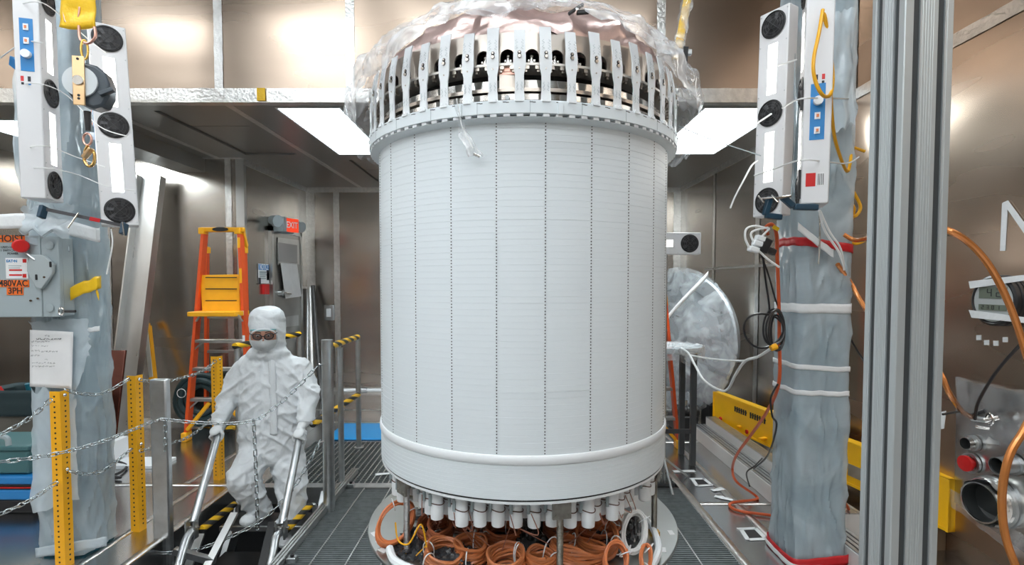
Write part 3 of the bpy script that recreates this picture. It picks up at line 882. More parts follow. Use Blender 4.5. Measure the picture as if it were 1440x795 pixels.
coil('dark brown coil of cable under the cups right of the middle rod', PD(835, 745, .42), .12, .085, 11, .0078, m_coil_d, (0.2, 0.1), .045, 5)
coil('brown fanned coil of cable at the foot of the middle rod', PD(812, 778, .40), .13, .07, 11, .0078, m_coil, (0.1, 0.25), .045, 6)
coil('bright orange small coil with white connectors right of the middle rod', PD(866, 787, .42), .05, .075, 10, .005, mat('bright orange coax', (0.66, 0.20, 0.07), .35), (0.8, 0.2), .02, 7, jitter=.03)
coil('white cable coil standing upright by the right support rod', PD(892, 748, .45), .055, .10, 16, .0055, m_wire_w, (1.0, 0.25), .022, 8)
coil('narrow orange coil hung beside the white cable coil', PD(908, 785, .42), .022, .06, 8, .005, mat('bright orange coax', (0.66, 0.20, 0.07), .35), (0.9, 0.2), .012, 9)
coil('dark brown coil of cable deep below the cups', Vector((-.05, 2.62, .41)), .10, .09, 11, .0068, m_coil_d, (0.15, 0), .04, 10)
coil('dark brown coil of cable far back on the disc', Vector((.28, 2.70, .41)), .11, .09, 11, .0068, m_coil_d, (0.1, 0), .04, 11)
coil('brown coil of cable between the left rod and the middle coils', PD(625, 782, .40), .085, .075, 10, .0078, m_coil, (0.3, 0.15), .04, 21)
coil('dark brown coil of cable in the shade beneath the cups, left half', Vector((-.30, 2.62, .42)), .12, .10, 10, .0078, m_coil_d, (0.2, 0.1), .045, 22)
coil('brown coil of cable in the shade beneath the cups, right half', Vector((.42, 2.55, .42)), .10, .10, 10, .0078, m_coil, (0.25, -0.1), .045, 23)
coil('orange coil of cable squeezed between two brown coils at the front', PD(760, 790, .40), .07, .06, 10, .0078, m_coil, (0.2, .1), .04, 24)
# dark film heaps between the coils
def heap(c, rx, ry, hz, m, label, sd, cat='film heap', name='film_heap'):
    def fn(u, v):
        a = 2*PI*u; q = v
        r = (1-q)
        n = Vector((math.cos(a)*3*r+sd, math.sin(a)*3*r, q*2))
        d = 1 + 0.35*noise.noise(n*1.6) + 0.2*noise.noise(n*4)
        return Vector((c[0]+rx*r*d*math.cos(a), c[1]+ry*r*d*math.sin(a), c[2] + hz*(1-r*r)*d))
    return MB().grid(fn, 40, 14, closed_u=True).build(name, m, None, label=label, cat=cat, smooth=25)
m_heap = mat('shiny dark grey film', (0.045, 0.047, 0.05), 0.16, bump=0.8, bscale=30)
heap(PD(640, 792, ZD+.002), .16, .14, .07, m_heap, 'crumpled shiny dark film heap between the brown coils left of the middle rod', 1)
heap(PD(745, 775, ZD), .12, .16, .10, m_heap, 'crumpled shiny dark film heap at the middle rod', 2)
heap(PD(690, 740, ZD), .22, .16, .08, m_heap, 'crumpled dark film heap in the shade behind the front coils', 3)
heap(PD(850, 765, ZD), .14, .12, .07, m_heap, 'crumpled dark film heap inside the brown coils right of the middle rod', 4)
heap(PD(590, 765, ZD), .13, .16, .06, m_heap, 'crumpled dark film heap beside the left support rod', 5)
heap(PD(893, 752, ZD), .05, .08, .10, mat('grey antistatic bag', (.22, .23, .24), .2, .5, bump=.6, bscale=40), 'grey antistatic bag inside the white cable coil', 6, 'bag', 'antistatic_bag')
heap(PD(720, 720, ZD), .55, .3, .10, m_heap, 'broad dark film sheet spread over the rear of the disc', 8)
def wire(name, pts, r, m, label, cat='cable', n=6, k=8, group=None, parent=None):
    return MB().tube(catmull(pts, k), r, n).build(name, m, parent, label=label, cat=cat, group=group)
wire('wire', [W(556, 735, 2.42), W(560, 760, 2.4), W(575, 765, 2.38), W(592, 738, 2.4), W(600, 770, 2.4)], .004, m_wire_y, 'short yellow wire looped among the coils at the left rod')
wire('wire', [PD(585, 782, .37), PD(597, 770, .40), PD(606, 760, .42)], .003, m_wire_y, 'thin straight yellow wire on the dark film left')
for k in range(14):
    a = math.radians(random.uniform(-48, 50))
    p = pol(.70, a, ZB-.10); q = pol(.66, a+random.uniform(-.15, .15), ZB-.17); s_ = pol(.60, a+random.uniform(-.25, .25), .42)
    MB().tube(catmull([p, pol(.72, a+.04, ZB-.19), q, s_], 6), .0022, 5).build('lead_wire', mat('reddish lead wire', (.36, .15, .10), .45), det)
# white cable tray pieces at the rim
MB().tube(catmull([PD(548, 772, ZD+.03), PD(556, 790, ZD+.03), PD(590, 805, ZD+.03)], 8), .02, 8).build('foam_sleeve', m_white2, None, label='white foam sleeve lying at the left rim of the disc', cat='sleeve')
MB().tube(catmull([PD(880, 712, ZD+.03), PD(912, 735, ZD+.03), PD(926, 770, ZD+.03), PD(915, 800, ZD+.03)], 8), .018, 8).build('foam_sleeve', m_white2, None, label='white foam sleeve curving round the right rim of the disc', cat='sleeve')

# ------------------------------------------------------------------ clear film cover over the crown
def cover_fn(u, v):
    a = 2*PI*u                     # 0 faces the viewer
    side = abs(math.sin(a))
    front = max(0, math.cos(a))
    # hem height: high at the front, low at the sides and back
    hem = 2.70 + 0.06*front - 0.30*side**3 - 0.12*max(0, -math.cos(a))
    hem += 0.05*noise.noise(Vector((math.cos(a)*3, math.sin(a)*3, 4.0))) + 0.03*noise.noise(Vector((math.cos(a)*9, math.sin(a)*9, 1.0)))
    if v < 0.55:
        t = v/0.55
        r = 0.84*math.sin(t*PI/2)
        z = 2.80 + 0.27*math.cos(t*PI/2)**1.2
    else:
        t = (v-0.55)/0.45
        flare = 0.035 + 0.10*side**4
        r = 0.84 + 0.03*t**0.5 + flare*math.sin(min(t*1.9, 1)*PI/2)*(1-0.6*t*side)
        z = 2.80 + (hem-2.80)*t
    n = Vector((math.sin(a)*r*5, math.cos(a)*r*5, z*4))
    rid = (1-abs(noise.noise(n*0.9)))*0.03 + 0.022*noise.noise(n*2.3) + 0.010*noise.noise(n*5.1)
    r += rid*(0.25 + v) if v > 0.1 else 0
    z += (rid-0.015)*(1.1-v*.6)
    return pol(max(r, 0), a, z + 0.012)
cov = MB().grid(cover_fn, 150, 44, closed_u=True).build('film_cover', m_film_c, None, smooth=28, label='crumpled clear plastic sheet draped over the top of the white cylinder', cat='plastic sheet')
# tail of film with a cable end hanging down the front
tl = MB()
pts = [pol(.862, math.radians(-19.8), 2.47), pol(.858, math.radians(-19), 2.40), pol(.85, math.radians(-18.3), 2.34), pol(.845, math.radians(-16), 2.28), pol(.84, math.radians(-14.5), 2.235)]
cp = catmull(pts, 6)
tail = thing('film_tail', 'twisted clear film tail with a metal cable end hanging on the cylinder front', 'plastic sheet', (cp[-1].x, cp[-1].y, cp[-1].z))
def tail_fn(u, v):
    p = cp[min(int(v*(len(cp)-1)), len(cp)-1)]
    wd = 0.006 + 0.028*v + 0.012*noise.noise(Vector((v*6, 0, 0)))
    return p + Vector(((u-.5)*2*wd, -0.01*noise.noise(Vector((u*5, v*8, 3))), -0.02*abs(u-.5)))
tl.grid(tail_fn, 10, 24).build('film', m_film_c, tail, smooth=25)
MB().tube([cp[0], cp[10], cp[20]], .0025, 6).build('lead', m_wire_w, tail)
MB().cyl(cp[-1]+Vector((-.01, 0, .004)), cp[-1]+Vector((.016, 0, -.008)), .007, 12).build('connector', m_chrome, tail)
# black spring clip on the cover
cl_p = W(811, 16, 2.24)
clip = thing('spring_clip', 'black spring clip pinching the film on top of the cylinder', 'clip', cl_p)
MB().bar(cl_p+Vector((-.035, 0, -.012)), cl_p+Vector((.028, 0, .03)), .016, .012).build('jaw', m_blackp, clip, bevel=.003)
MB().bar(cl_p+Vector((0, .012, .0)), cl_p+Vector((.055, .012, .005)), .016, .018).build('handle', m_blackp, clip, bevel=.004)
MB().cyl(cl_p+Vector((0, -.012, .004)), cl_p+Vector((0, .03, .004)), .006, 10).build('pin', m_chrome, clip)
# lifting slings reaching up out of view
def sling(px0, py0, px1, py1, Ya, Yb, wd, label):
    a, b = W(px0, py0, Ya), W(px1, py1, Yb)
    b = a + (b-a)*3.2
    t = thing('lifting_sling', label, 'sling', a)
    mb = MB()
    d = (b-a); x, y, _ = frame(d, (0, 1, 0))
    n = 40
    mb.grid(lambda u, v: a + d*v + x*(u-.5)*wd + y*(0.006*noise.noise(Vector((u*4, v*30, 1)))), 4, n)
    mb.build('webbing', m_yeltape, t, solid=.003)
    mb = MB()
    mb.grid(lambda u, v: a + d*v + x*math.cos(2*PI*u)*wd*(.75+.25*noise.noise(Vector((math.cos(6.28*u)*1.5, v*26, 2)))) + y*math.sin(2*PI*u)*wd*(.5+.3*noise.noise(Vector((math.sin(6.28*u)*1.5, v*22, 5)))), 18, 70, closed_u=True)
    mb.build('film_sleeve', m_film_c, t, smooth=25)
    return t
sling(650, 12, 647, 2, 2.75, 2.75, .035, 'yellow lifting strap rising from the film-covered crown, middle')
s2 = sling(951, 84, 965, 8, 3.35, 3.45, .05, 'yellow lifting strap in clear film at the right of the crown')
p = W(962, 80, 3.35)
MB().bar(p+Vector((0, 0, -.08)), p+Vector((.01, 0, .06)), .02, .03).build('sling_hook', m_blackp, s2)
MB().bar(W(930, 74, 3.36), W(972, 74, 3.36), .03, .03).build('spreader_bar', m_galv, s2)
# ------------------------------------------------------------------ left side: wrapped column, blowers, reel, enclosure
def film_column(cx, cy, hw, z0, z1, post_hw, label, cinch, seed, patch=None):
    t = thing('hoist_column', label, 'column', (cx, cy, z0))
    po = MB().bb(cx-post_hw, cx+post_hw, cy-post_hw, cy+post_hw, z0, z1)
    po.build('post', m_teal, t, bevel=0.012)
    def fn(u, v):
        a = 2*PI*u
        z = z0+0.012 + (z1-z0-0.05)*v
        c, s = math.cos(a), math.sin(a)
        n_ = 7.0
        r = 1.0/((abs(c)**n_ + abs(s)**n_)**(1/n_))
        k = 0.0
        for zc_ in cinch:
            k += math.exp(-((z-zc_)/0.07)**2)
        loose = max(0.15, 1-k)
        q = Vector((c*1.7+seed, s*1.7, z*2.2))
        rid = max(0, 1-abs(noise.noise(q*1.3 + Vector((0, 0, z*.6))))*3.2)**1.5*1.5-.35
        fold = 0.022*rid + 0.018*(max(0, 1-3*abs(noise.noise(Vector((c*3+z*2.5, s*3+seed, z*4)))))-.3) + 0.008*noise.noise(q*6)
        rr = hw*r + 0.008 + max(-0.004, fold)*loose*0.42
        return Vector((cx + rr*c, cy + rr*s, z))
    MB().grid(fn, 128, 190, closed_u=True).build('film_wrap', m_film, t, smooth=30)
    return t
LC = Vector((-2.79, 3.315, 0))
lcol = film_column(LC.x, LC.y, 0.142, 0, 4.3, 0.128, 'left hoist column wrapped in milky film, beside the grey disconnect box', (1.25, 2.05, 2.3, 3.2, 2.75), 1.0)
def wrap_band(parent, c, hw, pts, wd, m, name='tape_band', thick=.003):
    """band of tape around the visible sides: pts = list of (px,py,Y)"""
    P = catmull([W(*p) for p in pts], 6)
    n = len(P)-1
    mb = MB()
    mb.grid(lambda u, v: P[min(int(round(u*n)), n)] + Vector((0, -.004*noise.noise(Vector((u*9, v*3, 1))), (v-.5)*wd*(1+.2*noise.noise(Vector((u*7, v, 2)))))), n, 4)
    return mb.build(name, m, parent, solid=thick)
wrap_band(lcol, LC, .22, ((92, 418, 3.10), (110, 408, 3.10), (126, 402, 3.11), (140, 397, 3.14), (142, 397, 3.4)), .075, m_yeltape)
wrap_band(lcol, LC, .22, ((135, 408, 3.12), (139, 418, 3.12)), .04, m_yeltape)
wrap_band(lcol, LC, .22, ((-10, 312, 2.98), (30, 311, 2.99), (62, 314, 3.02), (90, 320, 3.10), (135, 330, 3.12), (140, 331, 3.3)), .085, m_tapew)
wrap_band(lcol, LC, .22, ((40, 338, 3.0), (70, 345, 3.05), (98, 350, 3.1)), .04, m_film)
wrap_band(lcol, LC, .22, ((118, 466, 3.13), (140, 462, 3.14)), .03, m_tapew)
wrap_band(lcol, LC, .22, ((50, 778, 3.12), (100, 770, 3.12), (150, 762, 3.15)), .06, m_film)
# loose sheet under the disconnect and around the lower column
def loose_sheet(parent, corners, Yo, seed, m=m_film, amp=.02, nu=16, nv=20):
    a, b, c, d = [W(px, py, Yo) for px, py in corners]
    mb = MB()
    wv = abs(b.x-a.x)
    mb.grid(lambda u, v: (a*(1-u)+b*u)*(1-v) + (d*(1-u)+c*u)*v + Vector((.10*wv*noise.noise(Vector((u*2, v*5, seed)))+.05*wv*noise.noise(Vector((u*3, v*13, seed))), -amp*(.6+noise.noise(Vector((u*2.5, v*3, seed)))), .05*noise.noise(Vector((u*5, v*2, seed+4))))), nu, nv)
    return mb.build('film_flap', m, parent, smooth=30)
loose_sheet(lcol, ((42, 452), (125, 448), (130, 500), (100, 560)), 3.13, 4)
loose_sheet(lcol, ((48, 545), (108, 560), (118, 700), (50, 720)), 3.12, 5, amp=.03)
loose_sheet(lcol, ((24, 20), (50, 0), (52, 300), (30, 250)), 3.2, 6, amp=.05)
loose_sheet(lcol, ((40, 290), (110, 285), (100, 335), (30, 325)), 2.97, 7, amp=.03)

# ---- fan bars with lamps
m_lampB = lamp_mat('blower lamp window', (1.0, 0.96, 0.90), BOX_LAMP)
m_fan = mat('fan black', (0.016, 0.016, 0.017), 0.4)
BL, BW, BD = 1.15, 0.178, 0.135
FZ = (0.085, 0.575, 1.065)
LZ = (0.33, 0.82)
def fan_bar(label, M, L=BL, fz=FZ, lz=LZ, label_side=None, extra=None, group=None, flip=False, BD=.12):
    """local: length along z, fans on the -y face, width along x"""
    t = bpy.data.objects.new('fan_lamp_bar', None)
    link(t, None, M, label=label, category='blower', group=group)
    def put(mb, name, m, parent=None, **k):
        me = mb.mesh(name, m, k.get('smooth', 30))
        o = link(bpy.data.objects.new(name, me), parent or t, M)
        if k.get('bevel'):
            mo = o.modifiers.new('bevel', 'BEVEL'); mo.width = k['bevel']; mo.segments = 2; mo.limit_method = 'ANGLE'
        return o
    put(MB().bb(-BW/2, BW/2, 0, BD, 0, L), 'housing', m_cream, bevel=0.006)
    for z in fz:
        f = put(MB().lathe([(0.071, 0), (0.074, 0.004), (0.067, 0.006), (0.066, 0.0)], 32), 'fan', m_fan)
        f.matrix_basis = M @ Matrix.Translation((0, -0.0005, z)) @ Matrix.Rotation(PI/2, 4, 'X'); reg(f, f.matrix_basis)
        FM = f.matrix_basis
        def sub(mb, name, m, sm=30):
            o = link(bpy.data.objects.new(name, mb.mesh(name, m, sm)), f, FM)
        sub(MB().lathe([(0, 0.001), (0.068, 0.001)], 24), 'duct', m_black)
        sub(MB().cyl((0, 0, 0.001), (0, 0, 0.007), 0.026, 20), 'hub', m_fan)
        bl = MB()
        for k in range(7):
            a = 2*PI*k/7
            b = a + 0.5
            bl.add([(0.024*math.cos(a), 0.024*math.sin(a), 0.002), (0.064*math.cos(a+.15), 0.064*math.sin(a+.15), 0.002), (0.064*math.cos(b), 0.064*math.sin(b), 0.0055), (0.024*math.cos(b), 0.024*math.sin(b), 0.0055)], [(0, 1, 2, 3)])
        sub(bl, 'blade', mat('fan blade grey', (0.04, 0.04, 0.043), .35))
        gr = MB()
        for rr in (0.03, 0.045, 0.06):
            gr.tube([(rr*math.cos(2*PI*k/24), rr*math.sin(2*PI*k/24), 0.0085) for k in range(24)], 0.0010, 4, closed=True)
        for k in range(4):
            a = PI/4 + PI*k/2
            gr.tube([(0, 0, 0.0085), (0.069*math.cos(a), 0.069*math.sin(a), 0.0075)], 0.0012, 4)
        sub(gr, 'guard', mat('guard wire', (.07, .07, .075), .35))
    for z in lz:
        put(MB().bb(-0.030, 0.030, -0.0012, 0.002, z-0.142, z+0.142), 'lamp_frame', m_white2, smooth=0)
        put(MB().bb(-0.026, 0.026, -0.0025, 0.001, z-0.138, z+0.138), 'lamp_window', m_lampB, smooth=0)
    sc = MB()
    for z in (0.02, .19, .47, .68, .96, L-.02):
        for sx in (-1, 1):
            sc.cyl((sx*.078, 0, z), (sx*.078, -.002, z), .0035, 8)
    o = put(sc, 'screw', m_galv); o['kind'] = 'stuff'
    if label_side is not None:
        s_, zt_ = label_side                       # side +1/-1, top of the label
        x = s_*BW/2
        lab = put(MB().bb(x, x+s_*0.0015, BD*.24, BD*.76, zt_-0.27, zt_), 'control_label', m_blue, smooth=0)
        def on(mb, name, m):
            link(bpy.data.objects.new(name, mb.mesh(name, m, 30)), lab, M)
        order = (0.045, 0.115, 0.185) if not flip else (0.225, 0.155, 0.085)
        for dz in order[:2]:
            on(MB().bb(x+s_*.001, x+s_*.006, BD*.4, BD*.6, zt_-dz-.016, zt_-dz+.016), 'switch', m_white2)
            on(MB().bb(x+s_*.006, x+s_*.009, BD*.46, BD*.55, zt_-dz-.007, zt_-dz+.007), 'rocker', mat('orange neon rocker', (.75, .25, .1), .4))
        dz = order[2]
        on(MB().cyl((x, BD*.5, zt_-dz), (x+s_*.022, BD*.5, zt_-dz), .021, 20), 'knob', m_white2)
        zz_ = zt_-0.31 if not flip else zt_+0.03
        for i in range(2):
            on(MB().bb(x, x+s_*.0008, .045+.03*i, .058+.03*i, zz_-.012, zz_+.014), 'icon', (m_ink, m_red)[i])
            on(MB().bb(x, x+s_*.0008, .045+.03*i, .056+.03*i, zz_-.03, zz_-.018), 'icon', (m_blue, m_ink)[i])
    return t
def bar_at(px, py, Y, rot, lean=(0, 0)):
    p = W(px, py, Y)
    return Matrix.Translation(p) @ Euler((lean[0], lean[1], 0)).to_matrix().to_4x4() @ Matrix.Rotation(rot, 4, 'Z')
# A: fans face the cylinder, control label faces the viewer
fan_bar('white fan lamp bar with a blue control label, beside the yellow reel strap', bar_at(78, 283, 2.86, math.radians(107), (0, -0.008)), label_side=(-1, 0.925), BD=.112)
fan_bar('white fan lamp bar with three fans facing out, right of the yellow reel', bar_at(170, 317, 3.05, math.radians(38), (0, -0.045)), label_side=(-1, 0.70))
# bar clamps holding them
def clamp(label, a, b, m, jaw=.1, extra=None):
    t = thing('bar_clamp', label, 'clamp', a)
    a, b = Vector(a), Vector(b)
    MB().bar(a, b, .010, .018).build('rail', mat('blackened bar steel', (.12, .12, .13), .4, .8), t)
    MB().bar(a+(b-a)*.55, a+(b-a)*.68, .013, .021).build('red_sleeve', m_redtape, t)
    for p, q in ((a, .0), (b, 1)):
        MB().bar(p+Vector((0, 0, .015)), p+Vector((0, -.02, -.05)), .022, .04).build('jaw', m, t, bevel=.004)
    MB().cyl(b+Vector((0, -.02, .02)), b+Vector((.03, -.05, -.06)), .004, 8).build('spindle', m_chrome, t)
    MB().cyl(a+(b-a)*.45+Vector((0, -.02, .02)), a+(b-a)*.4+Vector((-.03, -.03, -.07)), .004, 8).build('tommy_bar', m_chrome, t)
    return t
clamp('dark blue bar clamp under the two left fan lamp bars', W(62, 294, 2.80), W(176, 318, 2.96), mat('navy clamp paint', (.015, .05, .085), .4))
MB().bar(W(18, 86, 3.0), W(36, 100, 2.9), .03, .05).build('clamp_handle', m_blue, None, label='blue clamp handle poking out behind the left fan lamp bar', cat='clamp')
# cable ties round the bars
def tie(label, pts, r=.0028, m=None, k=6):
    return MB().tube(catmull([W(*p) for p in pts], k), r, 5).build('cable_tie', m or m_wire_w, None, label=label, cat='cable tie')
tie('thin white cable tie round the left fan bar, above its blue label', ((30, 5, 2.76), (60, 4, 2.74), (95, 30, 2.9), (130, 60, 2.98), (150, 75, 2.95)))
tie('thin white cable tie across the left fan bar at the label foot', ((0, 82, 3.0), (33, 60, 2.8), (60, 60, 2.74)), .004)
tie('thin white cable tie across both left fan bars by the middle fans', ((35, 117, 2.76), (62, 119, 2.73), (95, 135, 2.9), (140, 178, 2.96), (180, 192, 2.94)))
tie('thin white cable tie across both left fan bars by the lower lamps', ((28, 222, 2.9), (40, 208, 2.77), (68, 206, 2.73), (105, 220, 2.9), (148, 235, 2.95)))
tie('white string end dangling below the right-hand fan bar clamp', ((156, 322, 2.95), (158, 345, 2.95), (150, 386, 2.96)), .004)
tie('thin white cable tie round the lower end of the left fan bars', ((42, 236, 2.78), (70, 237, 2.73), (110, 246, 2.9), (150, 262, 2.93), (190, 268, 2.95)))

# ---- fall arrester reel
RY = 2.55
reel = thing('fall_arrest_reel', 'dark grey fall arrest reel with gold plate hanging from a yellow strap', 'safety reel', W(118, 235, RY))
p0 = W(110, -12, RY)
mb = MB()
mb.grid(lambda u, v: W(88 + 46*u - 4*v*(1-u) + 0*v, -14 + 52*v + 4*math.sin(u*PI), RY) + Vector((0, .01*noise.noise(Vector((u*3, v*3, 1))), 0)), 10, 10)
mb.build('yellow_strap', m_yeltape, reel, solid=.008)
q = W(111, -8, RY)
MB().bar(q, (q.x, q.y, ZH), .05, .006, up=(0, 1, 0)).build('hanger_strap', m_yeltape, reel)
def ringpts(c, rx, rz, tilt=0, n=28):
    return [Vector(c) + Vector((rx*math.cos(a)*math.cos(tilt), rx*math.cos(a)*math.sin(tilt), rz*math.sin(a))) for a in [2*PI*i/n for i in range(n)]]
MB().tube([W(p, q, RY) for p, q in ((88, 12), (92, 30), (102, 37), (110, 32), (112, 10))], .005, 8).build('strap_ring', m_copper, reel)
MB().tube(catmull([W(p, q, RY-.01) for p, q in ((111, 36), (113, 55), (124, 61), (134, 52), (133, 38))], 5), .006, 8).build('strap_ring', m_copper, reel)
MB().tube(ringpts(W(119, 70, RY-.01), .013, .045, .5), .005, 8, closed=True).build('carabiner', mat('gold zinc', (.72, .48, .12), .28, 1.0), reel)
rc = W(124, 122, RY+.03)
body = MB()
poly = [(-0.088, .02), (-.075, .06), (-.045, .09), (0, .10), (.045, .09), (.08, .06), (.098, .01), (.095, -.05), (.07, -.10), (.03, -.115), (-.02, -.10), (-.06, -.07), (-.085, -.03)]
Mb = axes(rc + Vector((0, .04, 0)), Vector((1, .25, 0)), Vector((0, 0, 1)))
body.prism(poly, .085, Mb)
body.build('reel_housing', mat('slate plastic', (.05, .065, .08), .4), reel, bevel=.012)
fc = Mb @ Vector((-.018, .005, .09))
fn_ = (Mb.to_3x3() @ Vector((0, 0, 1))).normalized()
MB().cyl(fc-fn_*.01, fc+fn_*.006, .072, 32).build('round_label', mat('pale round label', (.62, .66, .68), .4), reel)
MB().bar(fc+fn_*.012+Vector((0, 0, .115)), fc+fn_*.012+Vector((0, 0, -.115)), .05, .010, up=fn_).build('side_plate', mat('gold passivated plate', (.74, .52, .30), .3, 1.0), reel, bevel=.003)
MB().cyl(fc+fn_*.014, fc+fn_*.024, .022, 20).build('hub_nut', m_chrome, reel)
for dz in (-.085, -.07, .1):
    MB().cyl(fc+fn_*.016+Vector((0, 0, dz)), fc+fn_*.019+Vector((0, 0, dz)), .006, 10).build('plate_hole', m_black, reel)
MB().bar(Mb @ Vector((.06, -.05, .09)), Mb @ Vector((.12, -.02, .09)), .03, .02).build('carry_handle', mat('slate plastic', (.05, .065, .08), .4), reel, bevel=.004)
MB().cyl(W(123, 157, RY+.02), W(124, 184, RY+.02), .016, 12, .012).build('cable_boot', m_blackp, reel)
MB().tube(ringpts(W(123, 196, RY+.02), .02, .028), .005, 8, closed=True).build('swivel_eye', m_copper, reel)
MB().tube(catmull([W(p, q, RY+.02) for p, q in ((124, 205), (120, 213), (119, 226), (125, 234), (132, 230), (133, 218), (131, 212))], 5), .007, 8).build('snap_hook', mat('gold passivated hook', (.78, .50, .18), .25, 1.0), reel)
MB().bar(W(118, 222, RY+.01), W(129, 209, RY+.01), .03, .014).build('hook_gate', mat('gold passivated plate', (.74, .52, .30), .3, 1.0), reel, bevel=.003)

# ---- disconnect enclosure
EY = 3.02
e0, e1 = W(-70, 445, EY), W(80, 333, EY)
enc = thing('disconnect_box', 'grey electrical disconnect box lettered HOIST and 480VAC 3PH on the left column', 'switch box', (e0.x, EY, e0.z))
MB().bb(e0.x, e1.x, EY+.03, 3.13, e0.z, e1.z).build('housing', m_enc, enc, bevel=.006)
MB().bb(e0.x-.004, e1.x-.10, EY, EY+.03, e0.z-.006, e1.z+.006).build('door', m_enc, enc, bevel=.005)
MB().bb(e1.x-.098, e1.x+.004, EY+.004, EY+.03, e0.z-.004, e1.z+.004).build('flange_strip', m_enc, enc, bevel=.004)
fm = axes(W(61, 382, EY-.004), (1, 0, 0), (0, 0, 1))
MB().prism([(-.075, .05), (-.05, .095), (.02, .095), (.075, .04), (.07, -.01), (.005, -.10), (-.03, -.09), (-.075, .0)], .022, fm).build('handle_guard', mat('pale grey casting', (.40, .45, .46), .4), enc, bevel=.004)
for px, py in ((51, 390), (71, 372)):
    MB().box(W(px, py, EY-.028), (.012, .006, .032)).build('guard_slot', m_black, enc, bevel=.004)
for px, py in ((43, 423), (53, 420), (62, 390)):
    MB().cyl(W(px, py, EY-.03 if px == 62 else EY-.008), W(px, py, EY+.002), .006, 10).build('screw', m_chrome, enc)
for py in (345, 433):
    q = W(70, py, EY)
    MB().lathe([(0, 0), (.022, 0), (.024, .003), (.018, .004), (.0, .004)], 24).build('knockout', m_enc, enc).matrix_basis = Matrix.Translation(q+Vector((0, -.001, 0))) @ Matrix.Rotation(PI/2, 4, 'X')
for (lv, pts) in (('lever', ((30, 345), (38, 357), (50, 366))),):
    MB().tube([W(a, b, EY-.02) for a, b in pts], .009, 8).build('lever_arm', m_galv, enc)
MB().cyl(W(29, 346, EY-.055), W(29, 346, EY-.015), .038, 24).build('red_knob', m_red, enc, bevel=.008)
m_olab = mat('orange sticker', (.85, .17, .02), .5)
def plaque(px0, py0, px1, py1, Y, m, name, parent, th=.002):
    a, b = W(px0, py1, Y), W(px1, py0, Y)
    return MB().bb(a.x, b.x, Y-th, Y, a.z, b.z).build(name, m, parent, smooth=0)
def letters(txt, px, py, Y, size, m, parent, xs=1.0, bold=0.0, name='lettering'):
    return inst(name, text_mesh(txt, size*1.07, m, name, bold, xs), parent, axes(W(px, py, Y), (1, 0, 0), (0, 0, 1)))
plaque(-22, 331, 35, 341, EY-.001, m_olab, 'sticker', enc)
letters('HOIST', 15, 336, EY-.0035, .05, m_ink, enc, 1.05, .0008)
plaque(-10, 394, 41, 404, EY-.001, m_olab, 'sticker', enc)
letters('480VAC', 19, 399, EY-.0035, .048, m_ink, enc, .92, .0008)
plaque(10, 404.5, 33, 415, EY-.001, m_olab, 'sticker', enc)
letters('3PH', 21.5, 409.5, EY-.0035, .048, m_ink, enc, .95, .0008)
plaque(9, 363, 39, 392, EY-.001, m_paper, 'sticker', enc)
letters('EAT•N', 16.5, 367.5, EY-.0035, .02, mat('logo blue', (.02, .22, .5), .5), enc, 1, .0006)
for py, x0, x1, m in ((380, 13, 31, m_red), (387, 13, 31, m_red), (367, 32, 37, m_red), (388, 32, 37, m_red), (374, 12, 30, m_enc), (377, 12, 28, m_enc)):
    h_ = 1.1 if m is m_red and x1 < 32 else (.5 if m is m_enc else 2.6)
    plaque(x0, py-h_, x1, py+h_, EY-.003, m, 'print_line', enc, .0008)
letters('2 USED HOIST', 12, 348, EY-.001, .017, m_ink, enc)
letters('1 SWITCH BOX', 16, 352.5, EY-.001, .017, m_ink, enc)
letters('POWER', 18, 357, EY-.001, .017, m_ink, enc)
MB().tube([W(84, 436, 3.06), W(90, 438, 3.04), W(106, 438, 3.04)], .008, 8).build('latch_pin', m_blackp, enc)
MB().tube(ringpts(W(86, 438, 3.0), .014, .02), .004, 6, closed=True).build('latch_ring', m_chrome, enc)

# ---- hand-written sheet on the column
SY = 3.09
note = thing('paper_notice', 'white paper sheet with handwritten lines taped to the left column', 'notice', W(72, 548, SY))
a, b, c_, d_ = W(42, 464, SY), W(103, 467, SY), W(101, 548, SY), W(42, 544, SY)
MB().grid(lambda u, v: (a*(1-u)+b*u)*(1-v)+(d_*(1-u)+c_*u)*v + Vector((0, -.008*math.sin(u*PI)*math.sin(v*5), 0)), 12, 14).build('sheet', m_paper, note, solid=.001)
rnd = random.Random(3)
for k, (py, x0, x1, bold) in enumerate(((472.5, 63, 70, 1), (477, 51, 86, 1.6), (480.5, 44, 70, 1), (486.5, 44, 55, .8), (487, 58, 68, .8), (493.5, 44, 56, 1), (494.5, 58, 81, .8), (500.5, 43, 56, 1), (506, 63, 69, .7), (510.5, 45, 64, .8), (511, 67, 78, .8), (515.5, 45, 78, 1))):
    mb = MB()
    x = x0
    while x < x1:
        wl = rnd.uniform(2.2, 5)
        pts = []
        q = x
        while q < min(x+wl, x1):
            pts.append(W(q, py + rnd.uniform(-1.3, 1.3), SY-.0125)); q += .55
        if len(pts) > 2: mb.tube(pts, .0009*bold, 4)
        x += wl + 1.0
    if mb.v: mb.build('handwriting', m_ink, note, kind='stuff')

